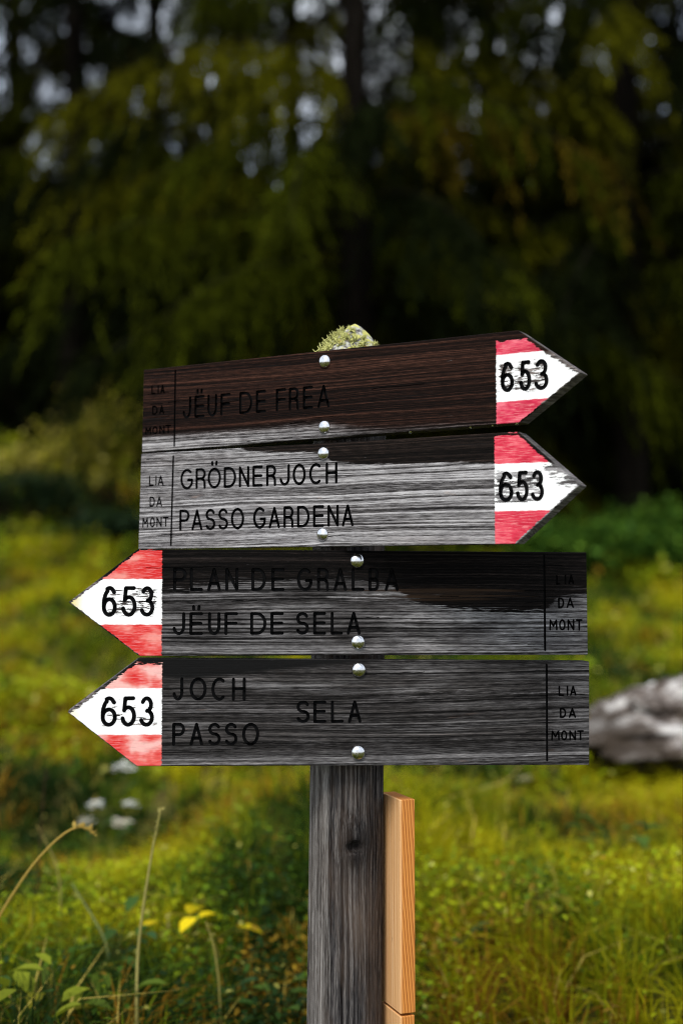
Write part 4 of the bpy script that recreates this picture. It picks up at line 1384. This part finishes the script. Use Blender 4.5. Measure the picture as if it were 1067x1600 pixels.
# ------------------------------------------------------------------ larches
def larch_meshes(seed, H=13.0, zlow=2.2, spread=3.1, nb=95, shade=1.0, thin=0.2):
    rng = np.random.default_rng(seed)
    tr = Acc()
    zz = np.linspace(-0.4, H, 14)
    bend = np.cumsum(rng.normal(0, 0.03, (14, 2)), axis=0)
    bend -= bend[0]
    path = np.stack([bend[:, 0], bend[:, 1], zz], 1)
    tr.tube(path, 0.20 * (1 - zz.clip(0) / H) ** 0.8 + 0.01, 10)
    trunk = tr.mesh('trunk', True)
    lm = Acc()
    fol_v, fol_c, fol_d = [], [], []
    for i in range(nb):
        f = (i + rng.random()) / nb
        z0 = zlow + (H - 0.6 - zlow) * f ** 1.15
        if 5.6 < z0 < 8.5 and rng.random() < thin: continue           # a thin, storm-torn stretch of the crown
        L = spread * (1 - (z0 - zlow * 0.4) / H) ** 0.75 * rng.uniform(0.65, 1.15) + 0.25
        a = i * 2.399 + rng.normal(0, 0.4)
        s = np.linspace(0, 1, 9)
        up = rng.uniform(0.0, 0.25); droop = rng.uniform(0.25, 0.6)
        side = rng.normal(0, 0.12)
        ca, sa = math.cos(a), math.sin(a)
        rad = L * s
        lat = side * L * s ** 2
        z = z0 + up * L * s - droop * L * s ** 2
        bx = np.interp(z0, zz, path[:, 0]); by = np.interp(z0, zz, path[:, 1])
        P = np.stack([bx + rad * ca - lat * sa, by + rad * sa + lat * ca, z], 1)
        lm.tube(P, 0.02 * (L / 3) * (1 - s) + 0.005, 5)
        # hanging twigs with needle tufts
        nt = int(14 + L * 15)
        bc = np.array([(0.036, 0.044, 0.002), (0.006, 0.009, 0.002), (0.078, 0.078, 0.003), (0.070, 0.050, 0.004)])[rng.choice(4, p=[0.38, 0.36, 0.23, 0.03])] * shade
        for t in range(nt):
            q = rng.uniform(0.15, 1.0)
            p0 = np.array([np.interp(q, s, P[:, j]) for j in range(3)])
            ln = rng.uniform(0.3, 0.95) * (0.5 + 0.5 * L / 3)
            ta = a + rng.choice([-1, 1]) * rng.uniform(0.3, 1.3)
            hz = rng.uniform(0.25, 0.9)
            e = np.array((math.cos(ta) * hz, math.sin(ta) * hz, -rng.uniform(0.5, 1.1)))
            nn = int(9 + ln * 24)
            u = np.linspace(0.05, 1, nn)
            C = p0 + e * (u[:, None] * ln) + np.array((0, 0, -1.0)) * (0.25 * ln * u[:, None] ** 2) + rng.normal(0, 0.018, (nn, 3))
            fol_v.append(C)
            fol_d.append(np.tile(e / np.linalg.norm(e), (nn, 1)))
            fol_c.append(np.broadcast_to(bc * rng.uniform(0.7, 1.35), (nn, 3)))
    C = np.concatenate(fol_v); CC = np.concatenate(fol_c)
    n = len(C)
    d = np.concatenate(fol_d) + rng.normal(0, 0.38, (n, 3)); d /= np.linalg.norm(d, axis=1)[:, None]
    sd = np.cross(d, rng.normal(0, 1, (n, 3))); sd /= np.linalg.norm(sd, axis=1)[:, None]
    s = (0.085 * (0.6 + 0.8 * rng.random(n)))[:, None]
    V = np.stack([C - d * s * 0.5 + sd * s * 0.19, C - d * s * 0.5 - sd * s * 0.19, C + d * s], 1).reshape(-1, 3)
    i = np.arange(n)[:, None] * 3
    fa = Acc(); fa.add(V, None, i + np.array([[0, 1, 2]]), np.repeat(CC * (0.75 + 0.5 * rng.random((n, 1))), 3, 0))
    fol = fa.mesh('foliage')
    limbs = lm.mesh('limbs', True)
    trunk.materials.append(M_BARK); limbs.materials.append(M_BARK); fol.materials.append(M_NEEDLE)
    return trunk, limbs, fol


LARCH = [larch_meshes(41, 13.0, 2.6, 3.7, 98, 0.80, 0.52), larch_meshes(42, 14.0, 3.0, 3.8, 104, 0.66, 0.40), larch_meshes(43, 12.0, 1.2, 3.3, 84, 0.36, 0.5),
         larch_meshes(44, 15.0, 4.0, 3.0, 60, 0.28, 0.48)]  # last two kinds: shade inside the wood put into darker needles
TREES = [  # x from picture column, distance, kind, turn, scale, label
    (565, 14.5, 0, 0.3, 1.0, 'larch with bright olive drooping boughs straight above the top of the post'),
    (110, 21.0, 1, 1.9, 1.1, 'larch with olive drooping boughs above the light clearing at the left'),
    (985, 15.5, 1, 4.2, 1.0, 'larch with olive brown boughs filling the upper right edge'),
    (760, 18.5, 2, 2.2, 1.1, 'dark conifer behind and right of the bright olive one, above the upper red points'),
    (345, 21.0, 3, 0.9, 1.0, 'bare-stemmed dark conifer in the dark gap left of the bright olive boughs'),
    (-170, 23.0, 2, 5.0, 1.1, 'dark conifer half cut off by the left edge'),
    (1200, 18.0, 0, 2.8, 1.1, 'larch mostly outside the right edge with boughs reaching in'),
    (460, 23.0, 3, 3.0, 1.05, 'high-crowned dark conifer deeper in the wood, just left of the post top'),
    (655, 24.0, 3, 1.2, 1.05, 'high-crowned dark conifer deeper in the wood, just right of the post top'),
    (885, 22.5, 3, 5.5, 1.0, 'high-crowned dark conifer with a dark stem under the sky holes at the upper right'),
    (230, 25.0, 3, 0.2, 1.1, 'dark conifer deeper in the wood above the left half of the boards'),
    (20, 26.0, 3, 3.7, 1.1, 'high-crowned dark conifer deep in the wood at the left edge'),
    (1060, 27.0, 3, 1.0, 1.1, 'dark conifer deep in the wood at the right edge'),
]
for px, dep, kd, rz, s, lab in TREES:
    x = (px - 533.5) / 2133.33 * dep
    e = empty('larch_tree' if kd < 2 else 'conifer_tree', (x, dep, g1z(x, dep)), rz)
    e.scale = (s, s, s)
    tag(e, lab, 'tree', 'trees at the edge of the wood')
    for nm, me in zip(('trunk', 'limbs', 'crown'), LARCH[kd]):
        mesh_obj(nm, me, e)


# the wood behind, one dark mass of spruces and undergrowth
def far_wood():
    rng = np.random.default_rng(77)
    a = Acc()
    vs, cs = [], []
    for i in range(270):
        y = rng.uniform(27, 46); x = rng.uniform(-0.85, 0.85) * y * (1.0 if i > 150 else 0.6)
        z0 = g1z(x, y); H = rng.uniform(4.8, 8.8) * (0.75 + 0.3 * (y - 27) / 19)
        a.tube([(x, y, z0 - 0.3), (x, y, z0 + H * 0.97)], [0.16, 0.02], 6, (0.03, 0.024, 0.02))
        n = 700
        f = rng.random(n) ** 0.8
        r = (0.25 + (1 - f) * H * 0.24) * np.sqrt(rng.random(n)); an = rng.random(n) * 6.28
        vs.append(np.stack([x + r * np.cos(an), y + r * np.sin(an), z0 + 0.1 + f * H - 0.25 * r], 1))
        cs.append(np.tile(np.array((0.010, 0.013, 0.005)) * rng.uniform(0.6, 1.4), (n, 1)))
    for i in range(220):                                          # undergrowth at the feet
        y = rng.uniform(22, 34); x = rng.uniform(-0.36, 0.36) * y * (2.2 if i > 150 else 1)
        if x < -2.2 and y < 27: continue
        z0 = g1z(x, y); n = 160
        vs.append(np.stack([x + rng.normal(0, 0.7, n), y + rng.normal(0, 0.5, n), z0 + np.abs(rng.normal(0, 0.95, n))], 1))
        cs.append(np.tile(np.array((0.010, 0.014, 0.005)) * rng.uniform(0.6, 1.3), (n, 1)))
    C = np.concatenate(vs); CC = np.concatenate(cs); n = len(C)
    d = rng.normal(0, 1, (n, 3)); d /= np.linalg.norm(d, axis=1)[:, None]
    sd = np.cross(d, rng.normal(0, 1, (n, 3))); sd /= np.linalg.norm(sd, axis=1)[:, None]
    s = (0.36 * (0.5 + rng.random(n)))[:, None]
    V = np.stack([C - d * s * 0.5 + sd * s * 0.45, C - d * s * 0.5 - sd * s * 0.45, C + d * s * 0.7], 1).reshape(-1, 3)
    i = np.arange(n)[:, None] * 3
    a.add(V, None, i + np.array([[0, 1, 2]]), np.repeat(CC, 3, 0))
    o = mesh_obj('far_wood', a.mesh('far_wood'), None, [M_NEEDLE])
    tag(o, 'dark dense wood behind the larches', None, None, 'stuff')


far_wood()
